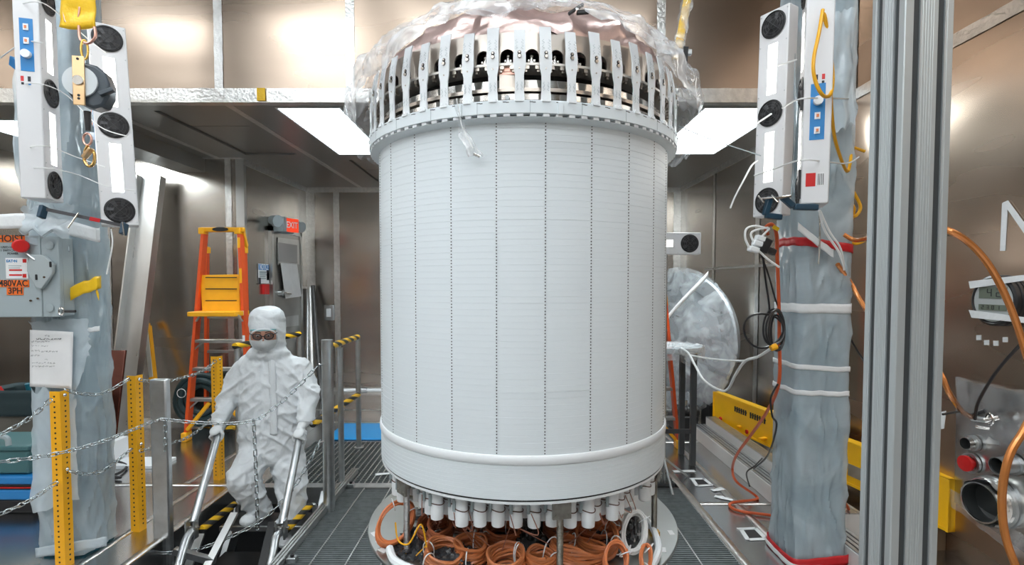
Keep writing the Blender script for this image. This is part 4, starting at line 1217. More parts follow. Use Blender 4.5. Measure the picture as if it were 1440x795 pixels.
# ------------------------------------------------------------------ yellow perforated posts, steel posts, chains
def angle_post(label, px, py_top, Y):
    tp_ = W(px, py_top, Y)
    t = thing('guard_post', label, 'post', (tp_.x, Y, 0))
    L_, th = .062, .004
    M = Matrix.Translation((tp_.x, Y, 0)) @ Matrix.Rotation(math.radians(45-math.degrees(math.atan2(tp_.x, Y))+3), 4, 'Z')
    h = tp_.z
    pm = MB()
    # two legs meeting at the edge nearest the viewer; local corner at origin, legs along +x and +y
    pm.bb(0, L_, 0, th, 0.0, h).bb(0, th, th, L_, 0.0, h)
    pm.v = [M @ p for p in pm.v]
    pm.build('angle_bar', m_yel, t, smooth=0)
    n = int((h-.03)/.031)
    hm = MB()
    for i in range(n):
        z = h - .03 - i*.031
        hm.cyl((L_*.55, -.0008, z), (L_*.55, .0005, z), .0058, 10)
        hm.cyl((-.0008, L_*.55, z), (.0005, L_*.55, z), .0058, 10)
    hm.v = [M @ p for p in hm.v]
    hm.build('perforation', m_black, t, kind='stuff')
    for dz in (.025, .47):
        q = M @ Vector((L_*.4, -.006, h-dz))
        MB().ball(q, .011, 10, 6).build('bolt', m_chrome, t)
    return t, M
angle_post('yellow perforated guard post in front of the wrapped left column', 84, 551, 3.04)
angle_post('yellow perforated guard post between the wrapped column and the flat steel post', 190, 529, 3.49)
angle_post('yellow perforated guard post beside the orange ladder', 305, 502, 4.42)
sp1 = W(221, 534, 3.40)
t = thing('steel_post', 'flat bare steel post at the stair opening, chains bolted to it', 'post', (sp1.x, 3.4, -.45))
MB().bb(sp1.x-.055, sp1.x+.055, 3.40, 3.45, -.45, sp1.z).build('bar', m_galv, t, bevel=.01)
for py in (592, 778):
    q = W(222, py, 3.39)
    MB().cyl(q+Vector((0, .012, 0)), q+Vector((0, -.02, 0)), .012, 10).build('bolt', m_chrome, t)
sp2 = W(460, 478, 3.85)
t = thing('steel_post', 'round steel tube post at the stair head with chains hooked to it', 'post', (sp2.x, 3.85, -.03))
MB().cyl((sp2.x, 3.85, -.03), (sp2.x, 3.85, sp2.z), .042, 24).build('tube', m_galv, t)
for py in (513, 622):
    q = W(450, py, 3.80)
    MB().cyl(q+Vector((.02, .02, 0)), q+Vector((-.005, -.01, 0)), .008, 8).build('eye_bolt', m_chrome, t)

lk = MB()
def link_mesh():
    pts = []
    l, wd = .0155, .0105
    for i in range(20):
        a = 2*PI*i/20
        x = wd*math.cos(a); y = wd*math.sin(a) + (l if math.sin(a) > 0 else -l)
        pts.append((x, 0, y))
    return MB().tube(pts, .0034, 6, closed=True).mesh('link', m_zinc, 60)
LKM = link_mesh()
def chain(label, pts, group=None, pitchL=.0425):
    P = catmull([W(*p) for p in pts], 24)
    t = thing('chain', label, 'chain', P[0], group)
    acc, k = 0.0, 0
    nxt = 0.0
    for i in range(len(P)-1):
        seg = P[i+1]-P[i]
        L_ = seg.length
        while nxt <= acc + L_ and L_ > 1e-6:
            p = P[i] + seg*((nxt-acc)/L_)
            d = seg.normalized()
            x, y, _ = frame(d, (0.3, 1, 0.1))
            ang = (PI/2 if k % 2 else 0) + .35
            ex = x*math.cos(ang) + y*math.sin(ang)
            ey = d.cross(ex)
            M = Matrix(((ex.x, ey.x, d.x, p.x), (ex.y, ey.y, d.y, p.y), (ex.z, ey.z, d.z, p.z), (0, 0, 0, 1)))
            inst('link', LKM, t, M)
            nxt += pitchL; k += 1
        acc += L_
    return t
chain('long sagging zinc chain from flat steel post across the white coverall', ((230, 590, 3.38), (270, 594, 3.43), (320, 596, 3.5), (358, 591, 3.55), (380, 578, 3.59), (410, 553, 3.66), (449, 513, 3.80)))
chain('zinc chain hanging straight down in front of the white coverall', ((357, 594, 3.53), (359, 640, 3.53), (361, 690, 3.53), (362, 742, 3.53)))
chain('lower sagging zinc chain across the stair treads', ((233, 778, 3.37), (270, 775, 3.4), (320, 757, 3.46), (370, 730, 3.53), (410, 690, 3.62), (435, 650, 3.7), (449, 623, 3.80)))
chain('zinc chain between the tops of the first two yellow posts', ((96, 549, 3.03), (115, 554, 3.12), (145, 553, 3.26), (182, 533, 3.46)))
chain('zinc chain from the first yellow post top towards the disconnect box side', ((-12, 617, 2.62), (15, 604, 2.72), (45, 586, 2.86), (73, 561, 3.01)))
chain('zinc chain from the first yellow post middle towards the tool box side', ((-12, 728, 2.62), (15, 717, 2.72), (45, 702, 2.86), (78, 680, 3.01)))
chain('zinc chain between the middles of the first two yellow posts', ((103, 664, 3.06), (125, 667, 3.16), (150, 659, 3.3), (182, 634, 3.46)))
chain('long zinc chain passing in front of two yellow posts to the flat steel post', ((-12, 651, 2.55), (40, 645, 2.68), (90, 636, 2.83), (150, 619, 3.05), (212, 594, 3.37)))
chain('zinc chain between the upper ends of the second and third yellow posts', ((199, 535, 3.50), (225, 537, 3.7), (255, 532, 3.95), (285, 522, 4.2), (302, 509, 4.38)))
chain('zinc chain between the middles of the second and third yellow posts', ((200, 634, 3.5), (236, 625, 3.75), (270, 612, 4.0), (302, 585, 4.38)))
chain('short zinc chain end hanging from the flat steel post', ((232, 594, 3.39), (233, 612, 3.39), (232, 632, 3.39)))

# ------------------------------------------------------------------ stair in the pit, rails
st = thing('stair', 'steep metal stair going down into the pit with tubular handrails', 'stair', (-1.86, 3.4, -1.2))
def tubep(name, pts, r, m=m_galv, par=None, k=8, n=14):
    return MB().tube(catmull(pts, k), r, n).build(name, m, par)
hl = [W(345, 538, 4.25), W(306, 612, 3.82), W(272, 735, 3.42)]
MB().tube(hl, .026, 16).build('handrail', m_galv, st)
hr = [W(441, 540, 4.28), W(421, 616, 3.85), W(397, 738, 3.45)]
MB().tube(hr, .026, 16).build('handrail', m_galv, st)
for (px, py) in ((270, 742), (396, 742)):
    q = W(px, py, 3.42)
    MB().box(q+Vector((.025, 0, -.01)), (.012, .05, .13)).build('rail_bracket', m_galv, st, bevel=.003)
    MB().box(q+Vector((-.03, 0, -.0)), (.012, .05, .10)).build('rail_bracket', m_galv, st, bevel=.003)
    MB().cyl(q+Vector((-.05, 0, .0)), q+Vector((.05, 0, .0)), .008, 10).build('bolt', m_chrome, st)
MB().tube(catmull([W(272, 745, 3.42), W(263, 757, 3.36), W(256, 778, 3.28), W(246, 815, 3.15), W(238, 850, 3.05)], 6), .026, 14).build('lower_rail', m_galv, st)
MB().tube(catmull([W(396, 745, 3.45), W(388, 757, 3.38), W(384, 778, 3.30), W(376, 815, 3.17), W(370, 850, 3.07)], 6), .026, 14).build('lower_rail', m_galv, st)
NT = 6
for k in range(NT):
    y, z = 3.98-.17*k, -.08-.22*k
    MB().bb(-2.13, -1.52, y-.24, y, z-.03, z-.002).build('tread', mat('dark tread plate', (.035, .035, .037), .35, .6), st, smooth=0)
    MB().bb(-2.13, -1.52, y-.245, y-.225, z-.032, z).build('nosing', m_alu, st, smooth=0)
for x in (-2.15, -1.50):
    MB().bar((x, 4.15, .0), (x, 2.95, -1.5), .04, .12).build('stringer', m_galv, st)
MB().bar((-2.12, 3.5, -.02), (-2.05, 3.0, -.35), .05, .02).build('flat_bar', m_alu, st)
MB().bar(W(330, 722, 3.55), W(290, 800, 3.25), .05, .02).build('flat_bar', m_alu, st)
MB().bar(W(383, 735, 3.55), W(368, 800, 3.25), .05, .02).build('flat_bar', mat('black rubber edge', (.02, .02, .02), .5), st)
MB().bar(W(245, 775, 3.3), W(302, 790, 3.3), .04, .04).build('cross_bar', m_galv, st)
# striped rails
m_stripe = stripe_mat('black and yellow hazard tape', (.90, .52, .01), (.015, .015, .015), 1.0)
def uv_tube(name, a, b, r, parent, per=.105, n=16):
    a, b = Vector(a), Vector(b)
    m_ = max(2, int((b-a).length/.02))
    me_o = MB().tube([a + (b-a)*i/m_ for i in range(m_+1)], r, n).build(name, m_stripe, parent)
    me = me_o.data
    uv = me.uv_layers.new(name='UVMap')
    L_ = (b-a).length
    x, y, d = frame(b-a)
    cen = WM[me_o].translation
    for li, lp in enumerate(me.loops):
        co = me.vertices[lp.vertex_index].co + cen
        s_ = (co-a).dot(d)
        q = co-a-d*s_
        an = math.atan2(q.dot(y), q.dot(x))/(2*PI)
        uv.data[li].uv = (s_/per, 0.0 if abs(an) > .499 else .35*math.sin(2*PI*an))
    return me_o
gr = thing('guard_rail', 'handrail with black and yellow striped rails on the grated platform', 'handrail', (-1.5, 4.6, 0))
rp0, rp1 = Vector((-1.40, 4.02, 0)), Vector((W(503, 475, 5.3).x, 5.3, 0))
zt0, zt1 = W(462, 487, 4.02).z, W(503, 474, 5.3).z
zm0, zm1 = W(440, 597, 3.95).z, W(503, 555, 5.3).z
uv_tube('striped_rail', (rp0.x, 4.02, zt0), (rp1.x, 5.3, zt1), .026, gr, .30)
uv_tube('striped_rail', (W(440, 597, 3.95).x, 3.95, zm0), (rp1.x, 5.3, zm1), .026, gr, .30)
MB().cyl((rp1.x, 5.3, 0), (rp1.x, 5.3, zt1+.01), .026, 16).build('rail_post', m_galv, gr)
MB().cyl((rp0.x-.02, 4.30, 0), (rp0.x-.02, 4.30, zt0-.05), .024, 16).build('rail_post', m_galv, gr)
MB().cyl((rp1.x, 5.3, 0), (rp1.x, 5.3, .012), .05, 16).build('rail_foot', m_galv, gr)
gl = thing('guard_rail', 'handrail with striped rails behind the person, ladder side of the platform', 'handrail', (-2.2, 4.6, 0))
uv_tube('striped_rail', W(322, 604, 4.35), W(352, 590, 4.9), .026, gl, .25)
uv_tube('striped_rail', W(330, 487, 4.35), W(421, 470, 5.35), .026, gl, .25)
a = W(421, 470, 5.35)
MB().cyl((a.x, 5.35, 0), (a.x, 5.35, a.z), .026, 16).build('rail_post', m_galv, gl)
a = W(330, 487, 4.36)
MB().cyl((a.x, 4.40, 0), (a.x, 4.40, a.z), .026, 16).build('rail_post', m_galv, gl)
sr = thing('stair_side_rail', 'short striped bar at floor level on the ladder side of the stair', 'rail', W(283, 745, 3.4))
uv_tube('striped_rail', W(283, 745, 3.45), W(329, 710, 3.95), .024, sr, .17)
MB().cyl(W(335, 708, 3.98), W(334, 735, 3.98), .02, 12).build('stub', m_galv, sr)
sr = thing('stair_side_rail', 'short striped bar at floor level on the cylinder side of the stair', 'rail', W(402, 745, 3.5))
uv_tube('striped_rail', W(404, 745, 3.52), W(436, 711, 3.95), .024, sr, .17)
MB().tube(catmull([W(434, 713, 3.95), W(441, 711, 3.98), W(443, 720, 3.98), W(442, 745, 3.98)], 5), .02, 12).build('stub', m_galv, sr)
# aluminium rail along the grating edge with clamps
rl = thing('floor_rail', 'aluminium extrusion rail along the edge of the grating beside the stair', 'rail', (-1.375, 3.6, 0))
MB().bb(-1.43, -1.37, 2.3, 4.60, .0, .022).build('rail_base', m_alu, rl, smooth=0)
for dx in (-1.427, -1.406, -1.385):
    MB().bb(dx, dx+.014, 2.3, 4.60, .022, .045).build('rail_rib', m_alu, rl, smooth=0)
for y in (2.98, 3.12, 4.28):
    q = MB().bb(-1.366, -1.31, y-.025, y+.025, 0.0, .03)
    cb_ = q.build('rail_clamp', m_galv, rl, bevel=.003)
    MB().cyl((-1.338, y, .03), (-1.338, y, .045), .012, 8).build('bolt', m_black, cb_)

# ------------------------------------------------------------------ orange platform ladder
def ladder():
    t = thing('platform_ladder', 'orange and yellow fibreglass platform ladder with guard rail top, by the wall', 'ladder', F(300, 605))
    Y1 = 6.0
    def rail(a, b, wx=.03, wy=.09, name='side_rail'):
        return MB().bar(a, b, wx, wy, up=(0, 1, 0)).build(name, m_orange, t)
    A, B = F(262, 605), F(347, 600)
    yt = 5.85
    TL, TR = W(288, 326, 5.75), W(338, 326, 5.75)
    A = Vector((A.x, 5.55, 0)); B = Vector((W(353, 600, 5.55).x, 5.55, 0))
    A.x = W(263, 610, 5.55).x
    rail(A+Vector((0, 0, .02)), TL); rail(B+Vector((0, 0, .02)), TR)
    BA, BB_ = Vector((W(290, 590, 6.1).x, 6.10, 0)), Vector((W(352, 590, 6.1).x, 6.10, 0))
    BTL, BTR = W(291, 352, 5.9), W(344, 352, 5.9)
    rail(BA+Vector((0, 0, .02)), BTL, .03, .05, 'rear_rail'); rail(BB_+Vector((0, 0, .02)), BTR, .03, .05, 'rear_rail')
    def at_z(z, p, q):
        return p + (q-p)*((z-p.z)/(q.z-p.z))
    # top frame
    top = MB().bar(TL+Vector((-.035, -.01, .02)), TR+Vector((.05, -.01, .02)), .05, .055, up=(0, 1, 0))
    top.build('top_cap', m_yel, t, bevel=.008)
    for p in (TL, TR):
        MB().bar(p+Vector((-.01, -.01, -.03)), p+Vector((-.01, -.01, .04)), .06, .10, up=(0, 1, 0)).build('corner_cap', m_yel, t, bevel=.008)
    MB().bar(TR+Vector((.02, 0, .03)), BTR+Vector((.02, 0, .04)), .04, .05).build('top_side', m_yel, t, bevel=.006)
    MB().bar(TL+Vector((-.02, 0, .03)), BTL+Vector((-.02, 0, .04)), .04, .05).build('top_side', m_yel, t, bevel=.006)
    for p in (BTL, BTR):
        MB().box(p, (.05, .07, .07)).build('rear_cap', m_yel, t, bevel=.006)
    c = (TL+TR)/2
    MB().lathe([(0, 0), (.055, 0), (.055, .003), (0, .003)], 24).build('oval_badge', m_black, t).matrix_basis = Matrix.Translation(c+Vector((0, -.045, .022))) @ Matrix.Rotation(PI/2, 4, 'X') @ Matrix.Diagonal((1.6, .42, 1, 1))
    # folded platform plate with ribs
    a, b, c_, d_ = W(281, 387, 5.70), W(336, 386, 5.70), W(338, 438, 5.66), W(284, 438, 5.66)
    pl = MB().add([a, b, c_, d_] + [p+Vector((0, .02, 0)) for p in (a, b, c_, d_)], [(0, 1, 2, 3), (7, 6, 5, 4), (0, 4, 5, 1), (1, 5, 6, 2), (2, 6, 7, 3), (3, 7, 4, 0)]).build('platform_gate', m_yel, t, bevel=.006)
    for py in (390.5, 406.5, 423):
        MB().bar(W(289, py, 5.672), W(333, py, 5.672), .010, .006, up=(0, 1, 0)).build('gate_slot', m_black, pl)
    MB().bar(W(275, 441, 5.60), W(341, 441, 5.60), .30, .05, up=(0, 0, 1)).build('platform', m_yel, t, bevel=.008)
    for px in (276, 341):
        MB().bar(W(px, 452, 5.55), W(px+(6 if px < 300 else -6), 443, 5.5), .02, .01).build('platform_brace', m_alu, t)
    for py in (480, 519, 561):
        y = 5.62
        z = W(300, py, y).z
        p, q = at_z(z, A, TL), at_z(z, B, TR)
        s_ = MB().bar(p+Vector((.0, -.0, 0)), q+Vector((0, -.0, 0)), .075, .035, up=(0, 0, 1)).build('step', m_alu, t, bevel=.004)
        for e, sg in ((p, 1), (q, -1)):
            MB().bar(e+Vector((0, -.03, -.09)), e+Vector((sg*.09, -.03, -.015)), .016, .006, up=(0, 1, 0)).build('step_brace', m_alu, s_)
    for sg, e, tp2 in ((1, A, TL), (-1, B, TR)):
        z = W(300, 566, 5.6).z
        p = at_z(z, e, tp2)
        MB().bar(at_z(.12, e, tp2)+Vector((sg*.01, -.03, 0)), p+Vector((sg*.22, -.03, .0)), .035, .04, up=(0, 1, 0)).build('foot_brace', m_yel, t, bevel=.004)
        MB().box(e+Vector((0, -.01, .05)), (.055, .12, .10)).build('foot', m_yel, t, bevel=.01)
    for e in (BA, BB_):
        MB().box(e+Vector((0, 0, .04)), (.05, .07, .08)).build('foot', m_yel, t, bevel=.01)
    for z in (.5, .9, 1.3):
        MB().bar(at_z(z, BA, BTL), at_z(z, BB_, BTR), .03, .03).build('rear_rung', m_alu, t)
    # warning stickers on the right rail
    for (py, hgt, m) in ((342, .12, m_yel), (392, .22, m_yel), (475, .07, m_white2), (507, .06, m_yel), (440, .05, m_white2)):
        z = W(345, py, 5.7).z
        p = at_z(z, B, TR)
        MB().box(p+Vector((.0, -.048, 0)), (.028, .004, hgt)).build('sticker', m, t)
    return t
ladder()
# dark green hose coil
hc = W(281, 553, 6.0)
hz = thing('hose_coil', 'thick dark green hose coiled on the floor behind the orange ladder', 'hose', (hc.x, 6.06, 0))
for k, (rr, yy) in enumerate(((.30, 0), (.235, -.02), (.17, .0), (.27, .06), (.20, .06))):
    ring = [Vector((hc.x+rr*math.cos(a), 6.04+yy+.015*math.sin(3*a+k), .335+rr*math.sin(a)*.98)) for a in [2*PI*i/48 for i in range(48)]]
    MB().tube(ring, .036, 10, closed=True).build('hose_turn', mat('dark green corrugated hose', (.012, .035, .04), .42, bump=.6, bscale=60), hz)
MB().tube(ringpts((hc.x-.2, 5.98, .42), .05, .05), .004, 6, closed=True).build('hose_tie', m_wire_w, hz)
# leaning aluminium channel
top, bot = W(216, 250, 6.10), W(172, 610, 5.72)
bot.z = 0.0
x, y, d = frame(top-bot, (0, 1, 0))
chn = thing('aluminium_channel', 'wide bare aluminium channel leaning against the recess wall', 'metal channel', bot)
sdx = Vector((1, 0, 0))
sdx = (sdx - d*sdx.dot(d)).normalized(); nrm = d.cross(sdx)
if nrm.y > 0: nrm = -nrm
MB().bar(bot, top, .26, .012, up=nrm).build('web', m_alu, chn)
for s_ in (-1, 1):
    MB().bar(bot+sdx*s_*.135+nrm*.045, top+sdx*s_*.135+nrm*.045, .016, .10, up=nrm).build('flange', m_alu, chn)
# brown board, level, bottle etc. behind the column
p = F(160, 640)
bd = thing('brown_board', 'brown steel locker panel leaning behind the wrapped left column', 'panel', (p.x, 5.0, 0))
a, b, c_, d_ = W(128, 493, 5.3), W(176, 493, 5.3), W(158, 628, 5.0), W(120, 628, 5.0)
mb = MB().add([a, b, c_, d_]+[q+Vector((0, .03, 0)) for q in (a, b, c_, d_)], [(0, 1, 2, 3), (7, 6, 5, 4), (0, 4, 5, 1), (1, 5, 6, 2), (2, 6, 7, 3), (3, 7, 4, 0)])
zl = min(v.z for v in mb.v)
for v in mb.v:
    if v.z < zl+.2: v.z = 0.004
mb.build('panel', mat('dark red brown steel', (.10, .03, .02), .25, .6), bd, bevel=.006)
MB().bar(W(148, 520, 5.2), W(140, 600, 5.06), .01, .01).build('seam', m_dark, bd)
lv = thing('spirit_level', 'yellow and white spirit level leaning on the recess wall beside the channel', 'level', F(222, 598))
a, b = W(206, 455, 6.1), W(222, 590, 5.85); b.z = .0
MB().bar(b, a, .05, .045, up=(0, 1, 0)).build('body', mat('level aluminium', (.7, .68, .62), .4, .6), lv, bevel=.004)
for f0, f1 in ((.0, .12), (.44, .5), (.93, 1.0)):
    MB().bar(b+(a-b)*f0, b+(a-b)*f1, .056, .05, up=(0, 1, 0)).build('end_cap', m_yel, lv, bevel=.004)
MB().bar(b+(a-b)*.02+Vector((.035, 0, 0)), b+(a-b)*.98+Vector((.035, 0, 0)), .012, .05, up=(0, 1, 0)).build('edge_strip', m_yel, lv)
q = F(172, 640)
bt = thing('spray_bottle', 'small white bottle with a red band behind the second yellow post', 'bottle', q)
MB().lathe([(0, 0), (.035, 0), (.035, .14), (.015, .18), (.012, .22), (0, .22)], 16, q).build('body', m_white2, bt)
MB().lathe([(.036, .08), (.036, .11)], 16, q).build('band', m_red, bt)
q = F(150, 655)
MB().bb(q.x-.1, q.x+.06, q.y, q.y+.2, 0, .22).build('carton', m_white2, None, label='white carton on the floor behind the wrapped left column', cat='box', bevel=.006)
q = F(205, 660)
MB().bb(q.x-.35, q.x+.12, q.y, q.y+.25, 0, .03).build('white_board', m_white2, None, label='flat white board lying behind the second yellow post', cat='board', bevel=.004)
wire('cable', [F(130, 660, .02), F(160, 668, .02), F(178, 655, .02), F(150, 648, .05), F(135, 665, .03), F(170, 672, .02)], .012, m_blackp, 'black cable looped on the floor by the white carton')
# tool boxes at the left
p = F(0, 722)
bx = thing('tool_case', 'blue tool case with black stripe on the floor behind the first yellow post', 'tool case', (-3.75, 4.0, 0))
MB().bb(-4.3, -3.52, 3.78, 4.2, 0, .10).build('lower_shell', m_black, bx, bevel=.015)
MB().bb(-4.3, -3.51, 3.77, 4.2, .10, .18).build('shell', m_blue, bx, bevel=.015)
MB().bb(-4.3, -3.515, 3.775, 4.2, .18, .215).build('stripe', m_black, bx, bevel=.005)
MB().bb(-4.3, -3.51, 3.765, 3.775, .193, .200).build('red_line', m_red, bx)
MB().bb(-4.3, -3.51, 3.77, 4.2, .215, .28).build('lid', m_blue, bx, bevel=.015)
bx = thing('tool_box', 'teal grey plastic tool box with pale handle on the blue case', 'tool box', (-3.75, 4.0, .28))
MB().bb(-4.2, -3.56, 3.80, 4.15, .285, .46).build('body', mat('teal plastic', (.06, .16, .17), .4), bx, bevel=.015)
MB().bb(-4.2, -3.545, 3.785, 4.16, .46, .50).build('lid', mat('teal plastic', (.06, .16, .17), .4), bx, bevel=.01)
MB().tube(catmull([(-3.86, 3.80, .50), (-3.84, 3.80, .56), (-3.72, 3.80, .56), (-3.70, 3.80, .50)], 6), .018, 8).build('handle', m_enc, bx)
bx = thing('tool_bag', 'black open tool bag with grey pockets behind the teal tool box', 'tool bag', (-4.0, 4.6, 0))
mb = MB()
mb.grid(lambda u, v: Vector((-4.15+(.42+.04*noise.noise(Vector((u*6, v*3, 1))))*math.copysign(abs(math.cos(2*PI*u))**.5, math.cos(2*PI*u)), 4.65+(.2+.02*noise.noise(Vector((u*6, v*3, 4))))*math.copysign(abs(math.sin(2*PI*u))**.5, math.sin(2*PI*u)), .55+.22*v)), 40, 8, closed_u=True)
mb.build('bag_rim', mat('black bag cloth', (.02, .04, .045), .7), bx, solid=.02)
MB().bb(-4.56, -3.72, 4.46, 4.85, 0, .6).build('bag_body', mat('grey canvas', (.13, .12, .10), .8, bump=.4, bscale=60), bx, bevel=.03)
for k in range(4):
    a = Vector((-4.45+.2*k, 4.6, .62))
    MB().cyl(a, a+Vector((.05*(k-1), -.05, .16+.03*(k % 2))), .018, 10).build('tool_handle', (m_red, m_teal, m_blackp, m_teal)[k], bx)
MB().cyl((-3.74, 4.44, .66), (-3.74, 4.44, .72), .025, 12).build('red_cap', m_red, bx)

# ------------------------------------------------------------------ door, exit sign, notice
dr = struct('door_1', MB().bb(XN+.001, XN+.03, 6.88, 7.74, 0, 2.37), mat('door steel', (.45, .44, .42), .3, 1.0), smooth=0)
for y0, y1, z0, z1 in ((6.82, 6.88, 0, 2.43), (7.74, 7.80, 0, 2.43), (6.82, 7.80, 2.37, 2.43)):
    struct('door_frame', MB().bb(XN+.001, XN+.05, y0, y1, z0, z1), m_alu, smooth=0)
def DW(px, py, off=.03):
    """point on the door wall"""
    X = XN+off
    Y = X*FP/(px-PX)
    for _ in range(4):
        p = W(px, py, Y); Y *= X/p.x
    return W(px, py, Y)
def dquad(name, c, off, m, parent=None, th=.006, **k):
    P = [DW(a, b, off) for a, b in c]
    return MB().add(P+[q-Vector((th, 0, 0)) for q in P], [(0, 1, 2, 3), (7, 6, 5, 4), (0, 4, 5, 1), (1, 5, 6, 2), (2, 6, 7, 3), (3, 7, 4, 0)]).build(name, m, parent, smooth=0, **k)
dquad('window_frame', ((391, 334), (421, 338), (421, 372), (391, 372)), .045, m_alu, dr)
dquad('upper_sheet', ((392, 341), (418, 345), (418, 370), (392, 368)), .055, mat('dull grey sheet', (.42, .41, .40), .5), dr)
dquad('paper_sheet', ((395, 370), (418, 372), (424, 417), (402, 420)), .07, m_paper, dr)
dquad('kick_plate', ((394, 447), (420, 443), (420, 458), (394, 461)), .04, m_alu, dr)
q = DW(395, 412, .06)
MB().cyl(q+Vector((-.03, 0, 0)), q+Vector((.03, 0, 0)), .04, 14).build('handle_rose', m_galv, dr)
MB().bar(q+Vector((.03, 0, 0)), q+Vector((.04, .22, -.02)), .03, .03).build('handle', m_chrome, dr, bevel=.006)
ex = thing('exit_sign', 'grey emergency light with an orange EXIT sign above the steel door', 'exit sign', DW(402, 320, .05))
pc = DW(398, 317, .10)
MB().box(pc, (.16, .34, .20)).build('housing', m_enc, ex, bevel=.012)
fx = pc + Vector((.083, 0, 0))
FXM = axes(fx+Vector((0, .07, 0)), (0.42, .9, 0), (0, 0, 1))
FXM = Matrix.Translation((.03, -.06, 0)) @ FXM
MB().bb(-.11, .11, -.09, .09, -.006, .004).build('sign_face', mat('orange red sign face', (.85, .06, .02), .4, emit=.6), ex).matrix_basis = FXM
inst('lettering', text_mesh('EXIT', .115, m_white2, 'lettering', .002, .8), ex, FXM @ Matrix.Translation((0, 0, .005)))
for dy in (-.44, .30):
    a = pc+Vector((.02, dy*.55, .02)); b = pc+Vector((.05, dy, .02))
    MB().tube([a, b], .02, 8).build('lamp_arm', m_blackp, ex)
    MB().cyl(b, b+Vector((.10, -.05, -.02)), .055, 14, .075).build('lamp_head', m_enc, ex)
nt = thing('notice_sign', 'white NOTICE sign with blue header beside the steel door', 'sign', DW(371, 399, .01))
NM = axes(DW(371, 385, .012), (0, 1, 0), (0, 0, 1))
c0 = NM.translation
wy = abs(DW(378, 385, .012).y-DW(363, 385, .012).y)/2
hz_ = abs(DW(371, 371.5, .012).z-DW(371, 399, .012).z)/2
MB().bb(c0.x-.004, c0.x, c0.y-wy, c0.y+wy, c0.z-hz_, c0.z+hz_).build('board', m_paper, nt, smooth=0)
MB().bb(c0.x, c0.x+.003, c0.y-wy*.95, c0.y+wy*.95, c0.z+hz_*.36, c0.z+hz_*.96).build('header', m_blue, nt, smooth=0)
NMX = Matrix.Translation((.0045, 0, hz_*.66)) @ axes(c0, (0, 1, 0), (0, 0, 1))
inst('lettering', text_mesh('NOTICE', .105, m_white2, 'lettering', .001, min(1.0, wy*1.7/.40)), nt, NMX)
for k, (fz, a0, a1) in enumerate(((.18, -.8, .5), (.05, -.8, .4), (-.12, -.8, .5), (-.3, -.8, .3), (-.5, -.6, .4))):
    MB().bb(c0.x, c0.x+.002, c0.y+wy*a0, c0.y+wy*a1, c0.z+hz_*fz-.008, c0.z+hz_*fz+.008).build('text_line', m_enc, nt, smooth=0)
for fz, fy in ((.15, .75), (-.2, .75), (-.75, -.8), (-.35, .75)):
    MB().bb(c0.x, c0.x+.002, c0.y+wy*fy-.03, c0.y+wy*fy+.03, c0.z+hz_*fz-.04, c0.z+hz_*fz+.04).build('pictogram', m_ink, nt, smooth=0)
dquad('fire_alarm', ((372, 400), (379, 400), (379, 414), (372, 414)), .03, m_red, None, th=.03, label='small red alarm pull box below the notice sign', cat='alarm')
# switch box and leaning tubes at the far wall
q = W(463, 440, YBB-.03)
sw = thing('wall_switch', 'small white switch box on the far wall right of the door', 'switch', q)
MB().box(q, (.15, .05, .24)).build('box', m_galv, sw, bevel=.01)
MB().box(q+Vector((0, -.03, 0)), (.07, .02, .13)).build('plate', m_white2, sw, bevel=.006)
for k, (a, b, r, m, lab) in enumerate((((436, 405), (440, 560), .035, m_alu, 'bare aluminium tube leaning in the corner beside the steel door'), ((433, 408), (432, 560), .022, m_galv, 'thin galvanised tube leaning in the corner beside the steel door'), ((440, 402), (452, 560), .03, mat('dark wrapped tube', (.10, .10, .10), .4, .7), 'dark wrapped tube leaning in the corner beside the steel door'))):
    p0, p1 = W(*a, YBB-.12), W(*b, 7.5); p1.z = 0
    MB().cyl(p1, p0, r, 14).build('tube', m, None, label=lab, cat='tube')
pi_ = thing('pipe', 'thin white pipe on brackets across the far wall foot behind the platform', 'pipe', W(510, 549, 7.0))
MB().tube([W(477, 549, 7.0), W(510, 549, 7.0), W(545, 549, 7.0)], .022, 10).build('tube', m_white2, pi_)
MB().cyl(W(502, 549, 7.0), W(516, 549, 7.0), .04, 14).build('coupling', m_galv, pi_)
for px in (480, 540):
    q = W(px, 549, 7.0)
    MB().bb(q.x-.015, q.x+.015, 6.99, 7.02, 0, q.z).build('bracket', m_galv, pi_)

# ------------------------------------------------------------------ right side
def RW(px, py, off=0.0):
    X = XR-off
    return W(px, py, X*FP/(px-PX)) if False else _rw(px, py, X)
def _rw(px, py, X):
    Y = X*FP/(px-PX)
    for _ in range(5):
        Y *= X/W(px, py, Y).x
    return W(px, py, Y)
RC = Vector((1.832, 3.197, 0))
rcol = film_column(RC.x, RC.y, .155, 0, 4.3, .138, 'right hoist column wrapped in milky film with a red tape band', (.72, 1.05, 1.2, 1.55, 1.95, 2.1, 2.9, 3.3), 4.0)
def ring_band(parent, z, wd, m, hw, slope=0.0, name='tape_band', c=RC, seed=0):
    def fn(u, v):
        a = 2*PI*u
        cc, s = math.cos(a), math.sin(a)
        r = hw/((abs(cc)**7 + abs(s)**7)**(1/7)) + .003*noise.noise(Vector((cc*4, s*4, seed+v)))
        return Vector((c.x+r*cc, c.y+r*s, z + slope*cc + (v-.5)*wd + .006*noise.noise(Vector((cc*3, s*3, seed)))))
    return MB().grid(fn, 96, 3, closed_u=True).build(name, m, parent, solid=.002)
ring_band(rcol, W(1140, 345, 3.05).z, .05, m_redtape, .166, -.03, seed=1)
ring_band(rcol, W(1140, 434, 3.05).z, .055, m_tapew, .165, 0, seed=2)
ring_band(rcol, W(1140, 518, 3.05).z, .03, m_tapew, .165, -.01, seed=3)
